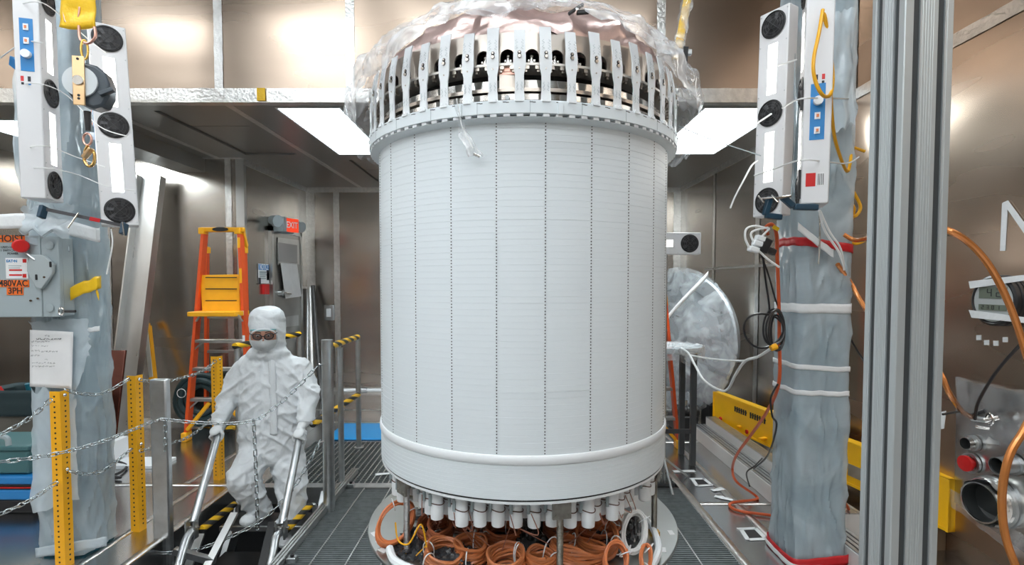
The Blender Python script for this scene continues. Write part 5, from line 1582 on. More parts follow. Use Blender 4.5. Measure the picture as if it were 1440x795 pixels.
ring_band(rcol, W(1140, 553, 3.05).z, .03, m_tapew, .165, -.005, seed=4)
ring_band(rcol, .05, .06, m_redtape, .180, .02, seed=5)
ring_band(rcol, .02, .03, m_tapew, .186, 0, seed=6)
wrap_band(rcol, RC, .2, ((1122, 318, 2.99), (1140, 333, 2.99), (1165, 352, 2.99), (1172, 357, 2.99)), .045, m_tapew)
loose_sheet(rcol, ((1160, 20), (1198, 15), (1196, 180), (1162, 190)), 3.0, 14, amp=.04)
loose_sheet(rcol, ((1105, 30), (1118, 30), (1116, 270), (1100, 280)), 2.98, 15, amp=.05)

cbar = fan_bar('white fan lamp bar facing the cylinder, on the inner side of the right column', bar_at(1078, 304, 2.98, math.radians(-60), (0, .02)), BD=.085)
dbar = fan_bar('white fan lamp bar with blue control label, in front of the right column', bar_at(1122, 291, 2.68, math.radians(-112), (0, .012)), label_side=(1, .58), flip=True, BD=.122)
# stickers and handles on the second bar
Mx = WM[dbar]
def ondbar(mb, name, m):
    return link(bpy.data.objects.new(name, mb.mesh(name, m, 30)), dbar, Mx)
ondbar(MB().bb(BW/2, BW/2+.0012, .02, .062, .085, .15), 'red_sticker', m_red)
ondbar(MB().bb(BW/2, BW/2+.0012, .068, .098, .085, .15), 'rating_label', m_paper)
for k in range(4):
    ondbar(MB().bb(BW/2+.001, BW/2+.0018, .072+.007*k, .075+.007*k, .09, .145), 'print_line', m_ink)
for z0, z1 in ((.03, .17), (.46, .56), (1.02, 1.14)):
    ondbar(MB().bb(BW/2-.02, BW/2-.002, -.012, 0, z0, z1), 'edge_grip', m_blackp)
# horizontal bar beyond the cylinder
hb_ = fan_bar('horizontal white fan lamp bar on a stand behind the white cylinder', Matrix.Translation(W(986, 342.5, 4.3)) @ Matrix.Rotation(-PI/2, 4, 'Y'), L=.72, fz=(.095, .62), lz=(.37,))
sp_ = W(938, 357, 4.33)
stn = thing('lamp_stand', 'grey pole stand carrying the horizontal fan lamp bar', 'stand', (sp_.x, 4.36, 0))
MB().cyl((sp_.x, 4.36, 0), (sp_.x, 4.36, sp_.z+.0), .014, 12).build('pole', m_galv, stn)
for k in range(3):
    a = 2*PI*k/3+.5
    MB().cyl((sp_.x, 4.36, .22), (sp_.x+.28*math.cos(a), 4.36+.28*math.sin(a), .012), .01, 8).build('leg', m_galv, stn)

# g-clamps in dark blue
def gclamp(label, pts, r, rod, Y):
    t = thing('g_clamp', label, 'clamp', W(*pts[0], Y))
    P = [W(a, b, Y) for a, b in pts]
    for i in range(len(P)-1):
        MB().bar(P[i], P[i+1], .03, r*2, up=(0, 1, 0)).build('frame_bar', mat('navy clamp paint', (.015, .05, .085), .4), t, bevel=.006)
    MB().cyl(W(*rod[0], Y-.02), W(*rod[1], Y-.02), .006, 10).build('screw', m_chrome, t)
    MB().cyl(W(*rod[0], Y-.02)+Vector((0, -.03, -.02)), W(*rod[0], Y-.02)+Vector((0, .03, .02)), .004, 8).build('tommy_bar', m_chrome, t)
    return t
gclamp('dark blue clamp at the foot of the inner fan bar, right column', ((1083, 277), (1076, 303), (1099, 306)), .016, ((1070, 280), (1090, 278)), 2.80)
gclamp('dark blue clamp under the labelled fan bar, right column', ((1100, 277), (1116, 291), (1150, 292)), .014, ((1090, 279), (1112, 276)), 2.58)
tie('thin white cable tie round both right fan bars at the red sticker', ((1060, 247, 2.85), (1090, 237, 2.75), (1122, 226, 2.56), (1150, 226, 2.56), (1190, 230, 2.9), (1208, 221, 3.0)), .004)
tie('thin white cable tie round both right fan bars at the blue label', ((1100, 152, 2.8), (1122, 140, 2.56), (1150, 138, 2.56), (1195, 139, 3.0)), .004)
tie('thin white cable tie across the middle fan of the inner bar', ((1062, 175, 2.83), (1085, 160, 2.83)), .005)
tie('white string dangling left of the inner fan bar', ((1066, 226, 2.93), (1057, 233, 2.92), (1045, 255, 2.9), (1033, 278, 2.9), (1027, 293, 2.9)), .005)
tie('thin dark guy line from the crown to the inner fan bar', ((954, 177, 3.03), (1000, 196, 3.0), (1070, 219, 2.95)), .0035, m_enc)
tie('thin white cable tie at the upper lamp of the inner bar', ((1094, 92, 2.85), (1120, 84, 2.6)), .004)
tie('white ball chain hanging on the right column below the clamp', ((1152, 296, 2.95), (1153, 330, 2.97), (1151, 372, 2.97)), .006, m_chrome)
tie('pair of white wires running down the right column to the red band', ((1152, 296, 2.94), (1160, 325, 2.96), (1178, 352, 2.96), (1186, 372, 2.98)), .007)
tie('single white wire running down the right column past the tape', ((1153, 296, 2.93), (1166, 325, 2.95), (1182, 350, 2.96), (1187, 380, 3.0)), .006)

# cables
wire('cable', [W(p, q, y) for p, q, y in ((1157, 14, 2.55), (1152, 45, 2.50), (1144, 85, 2.47), (1146, 112, 2.47), (1157, 134, 2.48), (1168, 132, 2.55), (1171, 105, 2.58), (1166, 60, 2.58), (1159, 20, 2.56), (1162, 60, 2.60), (1168, 110, 2.62), (1169, 150, 2.66), (1174, 195, 2.75), (1186, 232, 2.9), (1193, 240, 2.98), (1197, 215, 3.05), (1194, 206, 3.1), (1216, 213, 3.1))], .0085, m_wire_y, 'yellow cable looped over the labelled fan bar of the right column', n=8)
wire('cable', [W(p, q, y) for p, q, y in ((1193, 262, 3.1), (1203, 275, 3.1), (1210, 292, 3.1), (1203, 304, 3.1), (1194, 300, 3.1), (1197, 288, 3.12), (1201, 296, 3.13), (1195, 318, 3.15), (1193, 335, 3.15), (1204, 343, 3.15), (1222, 335, 3.15))], .009, m_wire_y, 'yellow cable curls between the right column and the grooved post', n=8)
wire('cable', [W(1180, 430, 3.04), W(1190, 462, 3.08), W(1206, 494, 3.1), W(1240, 545, 3.2), RW(1300, 640, .05)], .006, m_blackp, 'thin black cable between the right column and the grooved post')
red_pts = [(1080, 330, 2.9), (1077, 320, 2.88), (1086, 316, 2.88), (1092, 330, 2.92), (1093, 360, 2.98), (1095, 420, 3.02), (1096, 480, 3.03), (1095, 540, 3.05), (1078, 580, 3.3), (1056, 612, 3.6), (1036, 640, 3.9)]
rp_ = [W(*p) for p in red_pts] + [F(1030, 660, .17), F(1036, 678, .16), F(1062, 697, .02), F(1062, 703, .015), F(1030, 707, .015), F(1028, 714, .015), F(1045, 720, .015), F(1090, 726, .015), F(1120, 733, .015)]
wire('cable', rp_, .010, m_wire_o, 'orange red cable down the right column and snaking over the floor', n=8)
wire('cable', [F(1186, 705, .3), F(1194, 720, .2), F(1190, 745, .1), F(1183, 775, .03), F(1186, 790, .015), F(1198, 800, .015), F(1205, 770, .03), F(1195, 735, .06), F(1178, 735, .05), F(1170, 770, .015), F(1200, 815, .015)], .010, m_wire_o, 'orange cable looped on the floor between the right column and the grooved post', n=8)
wire('cable', [W(1072, 352, 2.88), W(1076, 390, 2.95), W(1081, 425, 3.0), W(1083, 445, 3.02)], .006, m_blackp, 'black cable hanging from the white plugs')
wire('cable', [W(1068, 352, 2.88), W(1080, 385, 2.96), W(1090, 420, 3.02), W(1097, 438, 3.02)], .005, m_blackp, 'thin black cable beside the plugs, right column')
# black cable coil
cc = thing('cable_coil', 'black cable coil with one wide loop hung on the right column', 'cable coil', W(1090, 465, 2.98))
for k, (cx_, cy_, rx_, ry_) in enumerate(((1090, 464, 13, 27), (1092, 466, 11, 29), (1088, 462, 15, 25), (1093, 468, 9, 24), (1074, 464, 28, 24))):
    pts = [W(cx_+rx_*math.cos(a), cy_+ry_*math.sin(a)+2*math.sin(2*a+k), 2.97+.01*k+.02*math.cos(a+k)) for a in [2*PI*i/30 for i in range(30)]]
    MB().tube(pts, .0065, 6, closed=True).build('cable_turn', m_blackp, cc)
wire('cable', [W(958, 490, 4.6), W(968, 497, 4.5), W(978, 515, 4.2), W(990, 535, 4.0), W(1012, 549, 3.7), W(1024, 547, 3.6), W(1034, 528, 3.45), W(1048, 508, 3.3), W(1066, 502, 3.2), W(1088, 488, 3.0)], .009, m_wire_w, 'white cable sagging from the wrapped stool to the black coil', n=8)
wire('cable', [W(968, 499, 4.5), W(1000, 505, 4.0), W(1040, 508, 3.4), W(1056, 505, 3.25)], .007, m_wire_w, 'upper white cable strung from the wrapped stool towards the right column', n=8)
MB().cyl(W(1084, 490, 2.96), W(1092, 487, 2.96), .018, 10).build('cable_gland', m_yel, None, label='small yellow cable end at the black coil', cat='connector')
wire('cable', [W(1094, 540, 3.0), W(1084, 560, 3.02), W(1086, 585, 3.1), W(1092, 600, 3.1), W(1080, 640, 3.4), W(1060, 660, 3.6)], .006, m_blackp, 'thin black cable hanging beside the yellow beam')
wire('cable', [F(1076, 640, .2), F(1062, 655, .18), F(1050, 665, .17), F(1054, 684, .17)], .006, m_blackp, 'short black cable lying over the white rails')
# plugs
pg = thing('plug_cluster', 'three white power plugs stuck in a black outlet strip, right column', 'plugs', W(1070, 355, 2.85))
MB().bar(W(1070, 355, 2.86), W(1079, 336, 2.86), .06, .05).build('outlet', m_blackp, pg, bevel=.008)
MB().bar(W(1076, 350, 2.86), W(1090, 356, 2.86), .04, .035).build('outlet_lead', m_blackp, pg, bevel=.008)
for k, (px, py) in enumerate(((1057, 350), (1063, 342), (1067, 335))):
    MB().bar(W(px-4, py-1, 2.84), W(px+9, py+3, 2.85), .035, .03).build('plug', m_white2, pg, bevel=.006)
for k, pts in enumerate((((1054, 349), (1048, 335), (1050, 322), (1062, 318), (1082, 322)), ((1060, 341), (1056, 330), (1062, 324), (1080, 320)), ((1068, 338), (1074, 330), (1082, 322)), ((1066, 352), (1080, 365), (1096, 376)))):
    MB().tube(catmull([W(a, b, 2.84) for a, b in pts], 6), .006, 6).build('plug_lead', m_wire_w, pg)
MB().box(W(1091, 321, 2.84), (.035, .004, .02), Matrix.Rotation(.5, 3, 'Y')).build('tape_tag', m_yeltape, None, label='tiny yellow tape tag on the red cable bend', cat='tape')

# ------------------------------------------------------------------ grooved aluminium post close by
ep = thing('grooved_post', 'tall grey aluminium post with T-slot grooves standing beside the right column', 'post', (.678, .905, 0))
px0, py0, s8 = .638, .865, .080
prof = []
def face_pts():
    # one face from (0,0) to (s8,0), slots at 1/4 and 3/4, inward = +y
    g, dpt, gw = .0056, .0045, .010
    pts = [(0.0015, 0)]
    for c_ in (.25, .75):
        x = c_*s8
        pts += [(x-g-.004, 0), (x-g-.0035, .0006), (x-g, .0006), (x-g, dpt), (x-gw, dpt), (x-gw, dpt+.002), (x-.004, .014), (x+.004, .014), (x+gw, dpt+.002), (x+gw, dpt), (x+g, dpt), (x+g, .0006), (x+g+.0035, .0006), (x+g+.004, 0)]
        if c_ == .25:
            for gx in (.42, .47, .53, .58):
                pts += [(gx*s8-.0008, 0), (gx*s8, .0006), (gx*s8+.0008, 0)]
    pts += [(s8-.0015, 0)]
    return pts
fp = face_pts()
loop = []
for k in range(4):
    for x, y in fp:
        q = Matrix.Rotation(k*PI/2, 2) @ (Vector((x, y)) - Vector((s8/2, s8/2)))
        loop.append((q.x+px0+s8/2, q.y+py0+s8/2))
n = len(loop)
mb = MB()
mb.add([(x, y, 0.0) for x, y in loop] + [(x, y, 4.85) for x, y in loop], [(i, (i+1) % n, n+(i+1) % n, n+i) for i in range(n)])
mb.build('extrusion', mat('anodised grey aluminium', (.52, .56, .57), .38, .5), ep, smooth=20)
mb = MB().bb(px0+.020, px0+.060, py0+.020, py0+.060, 0, 4.85)
mb.build('core', m_black, ep, smooth=0)
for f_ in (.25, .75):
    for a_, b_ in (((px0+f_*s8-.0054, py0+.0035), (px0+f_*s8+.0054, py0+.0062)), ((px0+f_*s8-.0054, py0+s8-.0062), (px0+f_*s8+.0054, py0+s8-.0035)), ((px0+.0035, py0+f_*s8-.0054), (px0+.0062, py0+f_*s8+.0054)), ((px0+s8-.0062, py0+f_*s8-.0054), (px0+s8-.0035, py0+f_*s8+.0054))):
        MB().bb(a_[0], b_[0], a_[1], b_[1], .012, 4.85).build('slot_shade_strip', mat('painted slot shade', (.045, .05, .053), .45), ep, smooth=0)  # added dark strips stand in for the shade deep in the slots
MB().bb(px0-.04, px0+s8+.04, py0-.04, py0+s8+.04, 0, .01).build('base_plate', m_alu, ep, smooth=0)

# ------------------------------------------------------------------ yellow beam, white rails, right floor
bA, bB = Vector((2.25, 5.80, .15)), Vector((2.70, 3.18, .15))
dv = (bB-bA); dv.normalize(); nv = Vector((dv.y, -dv.x, 0))          # towards the aisle
if nv.x > 0: nv = -nv
yb = thing('steel_beam', 'long yellow painted steel channel beam lying beside the white rails', 'steel beam', (bA.x, bA.y, 0))
up_ = Vector((0, 0, 1))
hh = .33
MB().bar(bA+up_*hh/2-nv*.012, bB+up_*hh/2-nv*.012, .014, hh, up=up_).build('web', m_yelbeam, yb)
MB().bar(bA+up_*.01-nv*.045, bB+up_*.01-nv*.045, .09, .02, up=up_).build('lower_flange', m_yelbeam, yb)
MB().bar(bA+up_*(hh-.01)-nv*.045, bB+up_*(hh-.01)-nv*.045, .09, .02, up=up_).build('upper_flange', m_yelbeam, yb)
MB().bar(bA+dv*1.02+up_*hh/2-nv*.0, bA+dv*1.03+up_*hh/2-nv*.0, .012, hh*.9, up=up_).build('rib', m_yelbeam, yb)
MB().bar(bA+up_*hh/2-nv*.03, bA+up_*hh/2-nv*.03+dv*.014, .07, hh, up=up_).build('end_plate', m_yelbeam, yb)
MB().bar(bB+up_*hh/2-nv*.03, bB+up_*hh/2-nv*.03-dv*.014, .07, hh, up=up_).build('end_plate', m_yelbeam, yb)
BM = axes(bA + dv*.62 + up_*hh*.70 - nv*.0035, dv, up_)
gl_mb = MB()
for k, (a0, a1) in enumerate(((-.22, -.02), (.04, .28))):
    x = a0
    while x < a1:
        gl_mb.bb(x, x+.022, -.028+.006*noise.noise(Vector((x*40, 0, 0))), .028, 0, .002).bb(x, x+.03, .006*noise.noise(Vector((x*90, 1, 0))), .012, 0, .002)
        x += .036
inst('faded_print', gl_mb.mesh('faded_print', m_ink, 0), yb, BM, kind='stuff')
for s_, zz_ in ((.15, .06), (.62, .05), (1.1, .06)):
    q = bA + dv*s_ + up_*zz_ - nv*.006
    MB().cyl(q, q+nv*.012, .022, 12).build('red_bolt', m_redtape, yb)
q = bA+dv*1.95+up_*.12-nv*.003
MB().box(q, (.004, .14, .09), Matrix.Rotation(math.atan2(-dv.x, dv.y), 3, 'Z')).build('rating_plate', m_galv, yb)
for s_ in (.3, 1.4, 2.5):
    q = bA+dv*s_-nv*.03
    MB().box((q.x, q.y, .075), (.09, .18, .15)).build('timber_block', mat('dark timber', (.10, .06, .03), .7), None, label='dark timber block under the yellow beam', cat='block', group='blocks under the yellow beam')
def wrail(label, x0, x1, y0, y1, h):
    t = thing('white_rail', label, 'rail', ((x0+x1)/2, y0, 0))
    MB().bb(x0, x1, y0, y1, 0, h).build('body', mat('off white rail side', (.66, .64, .62), .4), t, bevel=.004)
    wd = x1-x0
    for k, f in enumerate((.12, .38, .62, .88)):
        MB().bb(x0+wd*f-.012, x0+wd*f+.012, y0, y1, h, h+.008).build('rib', m_galv, t, smooth=0)
    MB().bb(x0+wd*.2, x0+wd*.8, y0+.01, y1, h, h+.003).build('groove', m_black, t, smooth=0)
    return t
wrail('low white rail with grooved grey top, nearer the grating', 1.99, 2.13, 2.3, 5.70, .13)
wrail('low white rail with grooved grey top, beside the yellow beam', 2.14, 2.25, 3.3, 5.72, .21)
for k, (a, lab) in enumerate(((F(1042, 600, .22), 'orange clip on the white rails near the beam'), (F(1073, 617, .22), 'orange clip on the white rails under the thin cable'))):
    MB().box(a, (.09, .04, .02), Matrix.Rotation(.4, 3, 'Z')).build('orange_clip', m_yel, None, label=lab, cat='clip', bevel=.004)
# ------------------------------------------------------------------ small ladder behind the cylinder
l2 = thing('step_ladder', 'orange step ladder with yellow feet mostly behind the white cylinder', 'ladder', F(953, 632))
fR = F(953, 630); tR = W(931, 380, 5.38)
fL = fR+Vector((-.62, 0, 0)); tL = tR+Vector((-.30, 0, 0))
for a, b in ((fR, tR), (fL, tL)):
    MB().bar(a+Vector((0, 0, .05)), b, .028, .08, up=(0, 1, 0)).build('side_rail', m_orange, l2)
    MB().bar(a+Vector((0, -.004, .0)), a+(b-a)*.05+Vector((0, -.004, 0)), .05, .10, up=(0, 1, 0)).build('foot', m_yel, l2, bevel=.008)
MB().bar(fR+Vector((0, 0, .06)), fR+Vector((-.25, 0, .35)), .03, .04, up=(0, 1, 0)).build('foot_brace', m_yel, l2)
for k in range(1, 6):
    MB().bar(fL+(tL-fL)*k/6, fR+(tR-fR)*k/6, .08, .03).build('step', m_alu, l2)
for a, b in ((fR, tR), (fL, tL)):
    MB().bar(Vector((a.x, a.y-.75, .0)) + Vector((-.05, 1.7, 0)), b+Vector((0, .06, 0)), .025, .05, up=(0, 1, 0)).build('rear_rail', m_orange, l2)
MB().bar(tL+Vector((-.04, .03, .02)), tR+Vector((.04, .03, .02)), .16, .05).build('top_cap', m_yel, l2, bevel=.01)
MB().bar(fR+(tR-fR)*.80+Vector((.016, -.01, 0)), fR+(tR-fR)*.98+Vector((.016, -.01, 0)), .01, .05, up=(0, 1, 0)).build('sticker', m_yel, l2)
# ------------------------------------------------------------------ big wrapped flange standing on edge
wf = thing('wrapped_flange', 'large round metal flange standing on edge, wrapped in clear film', 'flange', (2.08, 6.5, 0))
fcn = Vector((W(955, 490, 6.5).x, 6.5, .98))
ax = Vector((-.86, -.5, .06)).normalized()
fxx, fyy, fzz = frame(ax)
FMX = Matrix(((fxx.x, fyy.x, ax.x, fcn.x), (fxx.y, fyy.y, ax.y, fcn.y), (fxx.z, fyy.z, ax.z, fcn.z), (0, 0, 0, 1)))
FMX = FMX @ Matrix.Scale(.92, 4)
m_satin = mat('satin grey metal', (.42, .45, .47), .4, .8)
def onf(mb, name, m, sm=35):
    for i in range(len(mb.v)): mb.v[i] = FMX @ mb.v[i]
    return mb.build(name, m, wf, smooth=sm)
onf(MB().lathe([(.70, -.05), (.90, -.05), (.92, -.03), (.92, .03), (.90, .05), (.72, .05), (.70, .03)], 96, closed_prof=True), 'rim', m_satin)
onf(MB().lathe([(0, .16), (.25, .15), (.5, .10), (.68, .0), (.72, -.02)], 72), 'dish', m_satin)
onf(MB().lathe([(.30, .155), (.34, .16), (.34, .12)], 48), 'inner_ring', m_chrome)
bl = MB()
for k in range(24):
    a = 2*PI*k/24
    bl.cyl((.81*math.cos(a), .81*math.sin(a), .05), (.81*math.cos(a), .81*math.sin(a), .07), .018, 8)
o = onf(bl, 'bolt_ring', m_chrome); o['kind'] = 'stuff'
def fw(u, v):
    a = 2*PI*u; r = .05+.93*v
    q = Vector((math.cos(a)*r*3, math.sin(a)*r*3, 1.5))
    return FMX @ Vector((r*math.cos(a), r*math.sin(a), .20-.10*v**2+.03*noise.noise(q)+.02*noise.noise(q*3)))
MB().grid(fw, 72, 20, closed_u=True).build('film_sheet', film_mat('dusty clear film', (.70, .75, .78), .6, .15, 8, .6, 5, .25), wf, smooth=25)
P_ = [W(937, 449, 5.75), W(966, 417, 5.78), W(996, 384, 5.8)]
MB().grid(lambda u, v: P_[0]*(1-u)+P_[2]*u+Vector((0, 0, (v-.5)*.06+.01*math.sin(u*5))), 12, 2).build('tape_strip', m_tapew, wf, solid=.003)
for k, s_ in enumerate((-1, 1)):
    MB().box((fcn.x+.3*s_, fcn.y-.5*s_, .15), (.3, .25, .30)).build('cradle_block', m_blackp, wf)
# film-covered stool
sx = W(955, 500, 4.9)
stl = thing('wrapped_stool', 'round grey stool table with clear film on top, behind the white cylinder', 'stool', (sx.x, 4.95, 0))
zt_ = W(955, 490, 4.75).z
MB().lathe([(0, zt_-.05), (.27, zt_-.05), (.28, zt_-.04), (.28, zt_), (0, zt_)], 48, (sx.x-.06, 4.95, 0)).build('top', mat('pale grey top', (.5, .53, .54), .4), stl)
for dx, dy in ((.16, -.16), (-.16, -.16), (.16, .16), (-.16, .16)):
    MB().bb(sx.x-.06+dx-.025, sx.x-.06+dx+.025, 4.95+dy-.025, 4.95+dy+.025, 0, zt_-.05).build('leg', mat('dark frame', (.05, .055, .06), .4), stl, bevel=.004)
MB().bb(sx.x-.24, sx.x+.12, 4.78, 4.80, .3, .34).build('stretcher', mat('dark frame', (.05, .055, .06), .4), stl)
MB().grid(lambda u, v: Vector((sx.x-.06+(.30+.02*noise.noise(Vector((math.cos(6.28*u)*3, math.sin(6.28*u)*3, v*3))))*math.cos(2*PI*u), 4.95+.30*math.sin(2*PI*u), zt_+.01-(.12+.05*noise.noise(Vector((math.cos(6.28*u)*2, math.sin(6.28*u)*2, 7))))*v)), 60, 8, closed_u=True).build('film_skirt', m_film_c, stl, smooth=25)
MB().grid(lambda u, v: Vector((sx.x-.06+.28*v*math.cos(2*PI*u), 4.95+.28*v*math.sin(2*PI*u), zt_+.012+.02*noise.noise(Vector((v*4*math.cos(6.28*u), v*4*math.sin(6.28*u), 2))))), 40, 8, closed_u=True).build('film_top', m_film_c, stl, smooth=25)
# dark gear below
q = F(985, 606)
bk = thing('pump_unit', 'black motor unit on the floor between the stool and white rails', 'motor', (q.x-.1, q.y, 0))
MB().bb(q.x-.30, q.x-.02, q.y, q.y+.25, 0, .16).build('base', m_blackp, bk, bevel=.015)
MB().cyl((q.x-.28, q.y+.1, .2), (q.x+.0, q.y+.1, .2), .07, 20).build('motor', m_fan, bk)
for k in range(5):
    MB().cyl((q.x-.24+.05*k, q.y+.1, .2), (q.x-.225+.05*k, q.y+.1, .2), .08, 20).build('cooling_fin', m_blackp, bk)
MB().cyl((q.x-.15, q.y+.1, .25), (q.x-.15, q.y+.1, .33), .03, 12).build('port', m_galv, bk)

# ------------------------------------------------------------------ things on the right wall
def wquad(name, c, off, m, parent=None, th=.004, **k):
    P = [RW(a, b, off) for a, b in c]
    return MB().add(P+[p+Vector((th, 0, 0)) for p in P], [(0, 1, 2, 3), (7, 6, 5, 4), (0, 4, 5, 1), (1, 5, 6, 2), (2, 6, 7, 3), (3, 7, 4, 0)]).build(name, m, parent, smooth=0, **k)
nl = thing('tape_letter', 'big letter N made of white tape strips on the bronze wall', 'lettering', RW(1412, 352, .006))
wquad('stroke', ((1409, 286), (1417, 283), (1413, 353), (1406, 353)), .006, m_tapew, nl)
wquad('stroke', ((1410, 285), (1417, 282), (1452, 330), (1452, 346)), .009, m_tapew, nl)
wquad('stroke', ((1448, 272), (1456, 269), (1456, 360), (1448, 360)), .006, m_tapew, nl)
for k, (px, py) in enumerate(((1376, 475), (1387, 482), (1400, 483), (1413, 478))):
    wquad('tape_square', ((px-3.3, py-3.5), (px+3.3, py-3.5), (px+3.3, py+3.5), (px-3.3, py+3.5)), .005, m_tapew, None, label='small white tape square on the bronze wall under the round gauge', cat='tape', group='tape squares under the gauge')
g0 = RW(1416, 423, 0)
ga = thing('wall_gauge', 'round black digital gauge taped to the bronze wall', 'gauge', g0)
GM = axes(g0, (0, -1, 0), (0, 0, 1))       # local x towards the viewer, z into the hall (-x)
GM = Matrix(((0, 0, -1, g0.x), (-1, 0, 0, g0.y), (0, 1, 0, g0.z), (0, 0, 0, 1)))
# local x -> -Y world, local y -> Z, local z -> -X
def ong(mb, name, m, par=None, sm=35):
    mb.v = [GM @ v for v in mb.v]
    return mb.build(name, m, par or ga, smooth=sm)
GRm = Matrix.Rotation(0, 4, 'X')
ong(MB().lathe([(0, 0), (.135, 0), (.142, .008), (.142, .02), (.134, .024), (.142, .030), (.142, .045), (.134, .05), (.142, .056), (.140, .075), (.128, .082), (.120, .076), (0, .076)], 48), 'casing', m_blackp)
ong(MB().lathe([(0, .078), (.118, .078)], 40), 'dial', mat('pale grey dial', (.45, .48, .48), .4))
ong(MB().bb(-.085, .085, .012, .075, .079, .081), 'display', mat('lcd green grey', (.16, .19, .15), .3))
ong(MB().bb(-.085, .085, -.055, -.022, .079, .081), 'display', mat('lcd green grey', (.16, .19, .15), .3))
SEG = {'4': 'fgbc', '2': 'abged', '0': 'abcdef', '1': 'bc', '8': 'abcdefg', '3': 'abgcd'}
def digit(ch, cx_, cy_, w_, h_, name='digit'):
    mb = MB(); s_ = w_*.18
    L = {'a': (0, h_/2, w_, s_), 'g': (0, 0, w_, s_), 'd': (0, -h_/2, w_, s_), 'f': (-w_/2, h_/4, s_, h_/2), 'b': (w_/2, h_/4, s_, h_/2), 'e': (-w_/2, -h_/4, s_, h_/2), 'c': (w_/2, -h_/4, s_, h_/2)}
    for k in SEG[ch]:
        x, y, a, b = L[k]
        # mirrored x: the dial is read from the hall side
        mb.bb(-(cx_+x)-a/2 if False else (cx_+x)-a/2, (cx_+x)+a/2, cy_+y-b/2, cy_+y+b/2, .081, .0825)
    return ong(mb, name, m_ink)
# local +x points to the viewer side (-Y), which is picture right
digit('4', -.02, .044, .024, .042); digit('2', .035, .044, .024, .042)
for k, ch in enumerate('2301'):
    digit(ch, -.06+.032*k, -.038, .012, .02)
wquad('tape_strip', ((1362, 396), (1445, 386), (1445, 394), (1364, 406)), .09, m_tapew, ga)
wquad('tape_strip', ((1362, 436), (1445, 447), (1445, 455), (1366, 447)), .09, m_tapew, ga)
# port plate
pp = thing('port_plate', 'steel feedthrough plate with open pipe stubs taped to the bronze wall', 'port plate', RW(1390, 760, .01))
wquad('plate', ((1346, 534), (1452, 556), (1452, 786), (1341, 706)), .012, mat('port plate steel', (.55, .55, .54), .25, 1.0), pp, th=.012)
P4 = [RW(a, b, .03) for a, b in ((1348, 530), (1455, 552), (1455, 640), (1352, 612))]
MB().grid(lambda u, v: (P4[0]*(1-u)+P4[1]*u)*(1-v)+(P4[3]*(1-u)+P4[2]*u)*v + Vector((-.02*(1+noise.noise(Vector((u*4, v*4, 1)))), 0, .01*noise.noise(Vector((u*6, v*6, 3))))), 24, 16).build('film_patch', film_mat('glossy clear patch film', (.86, .87, .88), .82, .06, 6, .9, 5, .15), pp, smooth=25)
P5 = [RW(a, b, .03) for a, b in ((1336, 685), (1455, 760), (1455, 800), (1340, 712))]
MB().grid(lambda u, v: (P5[0]*(1-u)+P5[1]*u)*(1-v)+(P5[3]*(1-u)+P5[2]*u)*v + Vector((-.012*(1+noise.noise(Vector((u*9, v*4, 5)))), 0, 0)), 24, 6).build('film_edge', film_mat('glossy clear patch film', (.86, .87, .88), .82, .06, 6, .9, 5, .15), pp, smooth=25)
def port(px, py, r, ln, m, inner=m_black, name='pipe_stub', tape=False, solid=False):
    c = RW(px, py, .02 + ln)
    c2 = Vector((XR-.02, c.y, c.z))
    d_ = Vector((-1, -.10, -.02)).normalized()
    c2 = c - d_*ln
    x, y, z = frame(d_)
    Mq = Matrix(((x.x, y.x, z.x, c2.x), (x.y, y.y, z.y, c2.y), (x.z, y.z, z.z, c2.z), (0, 0, 0, 1)))
    mb = MB().lathe([(r, 0), (r, ln), (r*.93, ln), (r*.93, .01)], 36) if not solid else MB().lathe([(r*.6, 0), (r*.6, ln*.6), (r, ln*.65), (r, ln), (0, ln+.004)], 36)
    mb.v = [Mq @ v for v in mb.v]
    o = mb.build(name, m, pp)
    if not solid:
        mb = MB().lathe([(0, .012), (r*.93, .012), (r*.925, ln*.9)], 36); mb.v = [Mq @ v for v in mb.v]
        mb.build('bore', mat('dark pipe bore', (.06, .065, .065), .4, .5), o)
    mb = MB().lathe([(r*1.02, 0), (r*1.28, 0), (r*1.28, .018), (r*1.02, .018)], 36, closed_prof=True); mb.v = [Mq @ v for v in mb.v]
    mb.build('collar', m_galv, o)
    if tape:
        mb = MB().grid(lambda u, v: Vector(((r*1.03+.012*(1+noise.noise(Vector((math.cos(6.28*u)*3, math.sin(6.28*u)*3, v*5)))))*math.cos(2*PI*u), (r*1.03+.012*(1+noise.noise(Vector((math.cos(6.28*u)*3, math.sin(6.28*u)*3, v*5)))))*math.sin(2*PI*u), ln*.1+ln*.7*v)), 48, 8, closed_u=True)
        mb.v = [Mq @ v for v in mb.v]
        mb.build('foil_wrap', m_tapefoil, o, smooth=25)
    return o
port(1357, 624, .036, .06, m_chrome)
port(1356, 652, .046, .05, m_red, solid=True, name='red_cap')
port(1401, 655, .044, .11, m_galv)
port(1377, 707, .112, .10, m_chrome, tape=True)
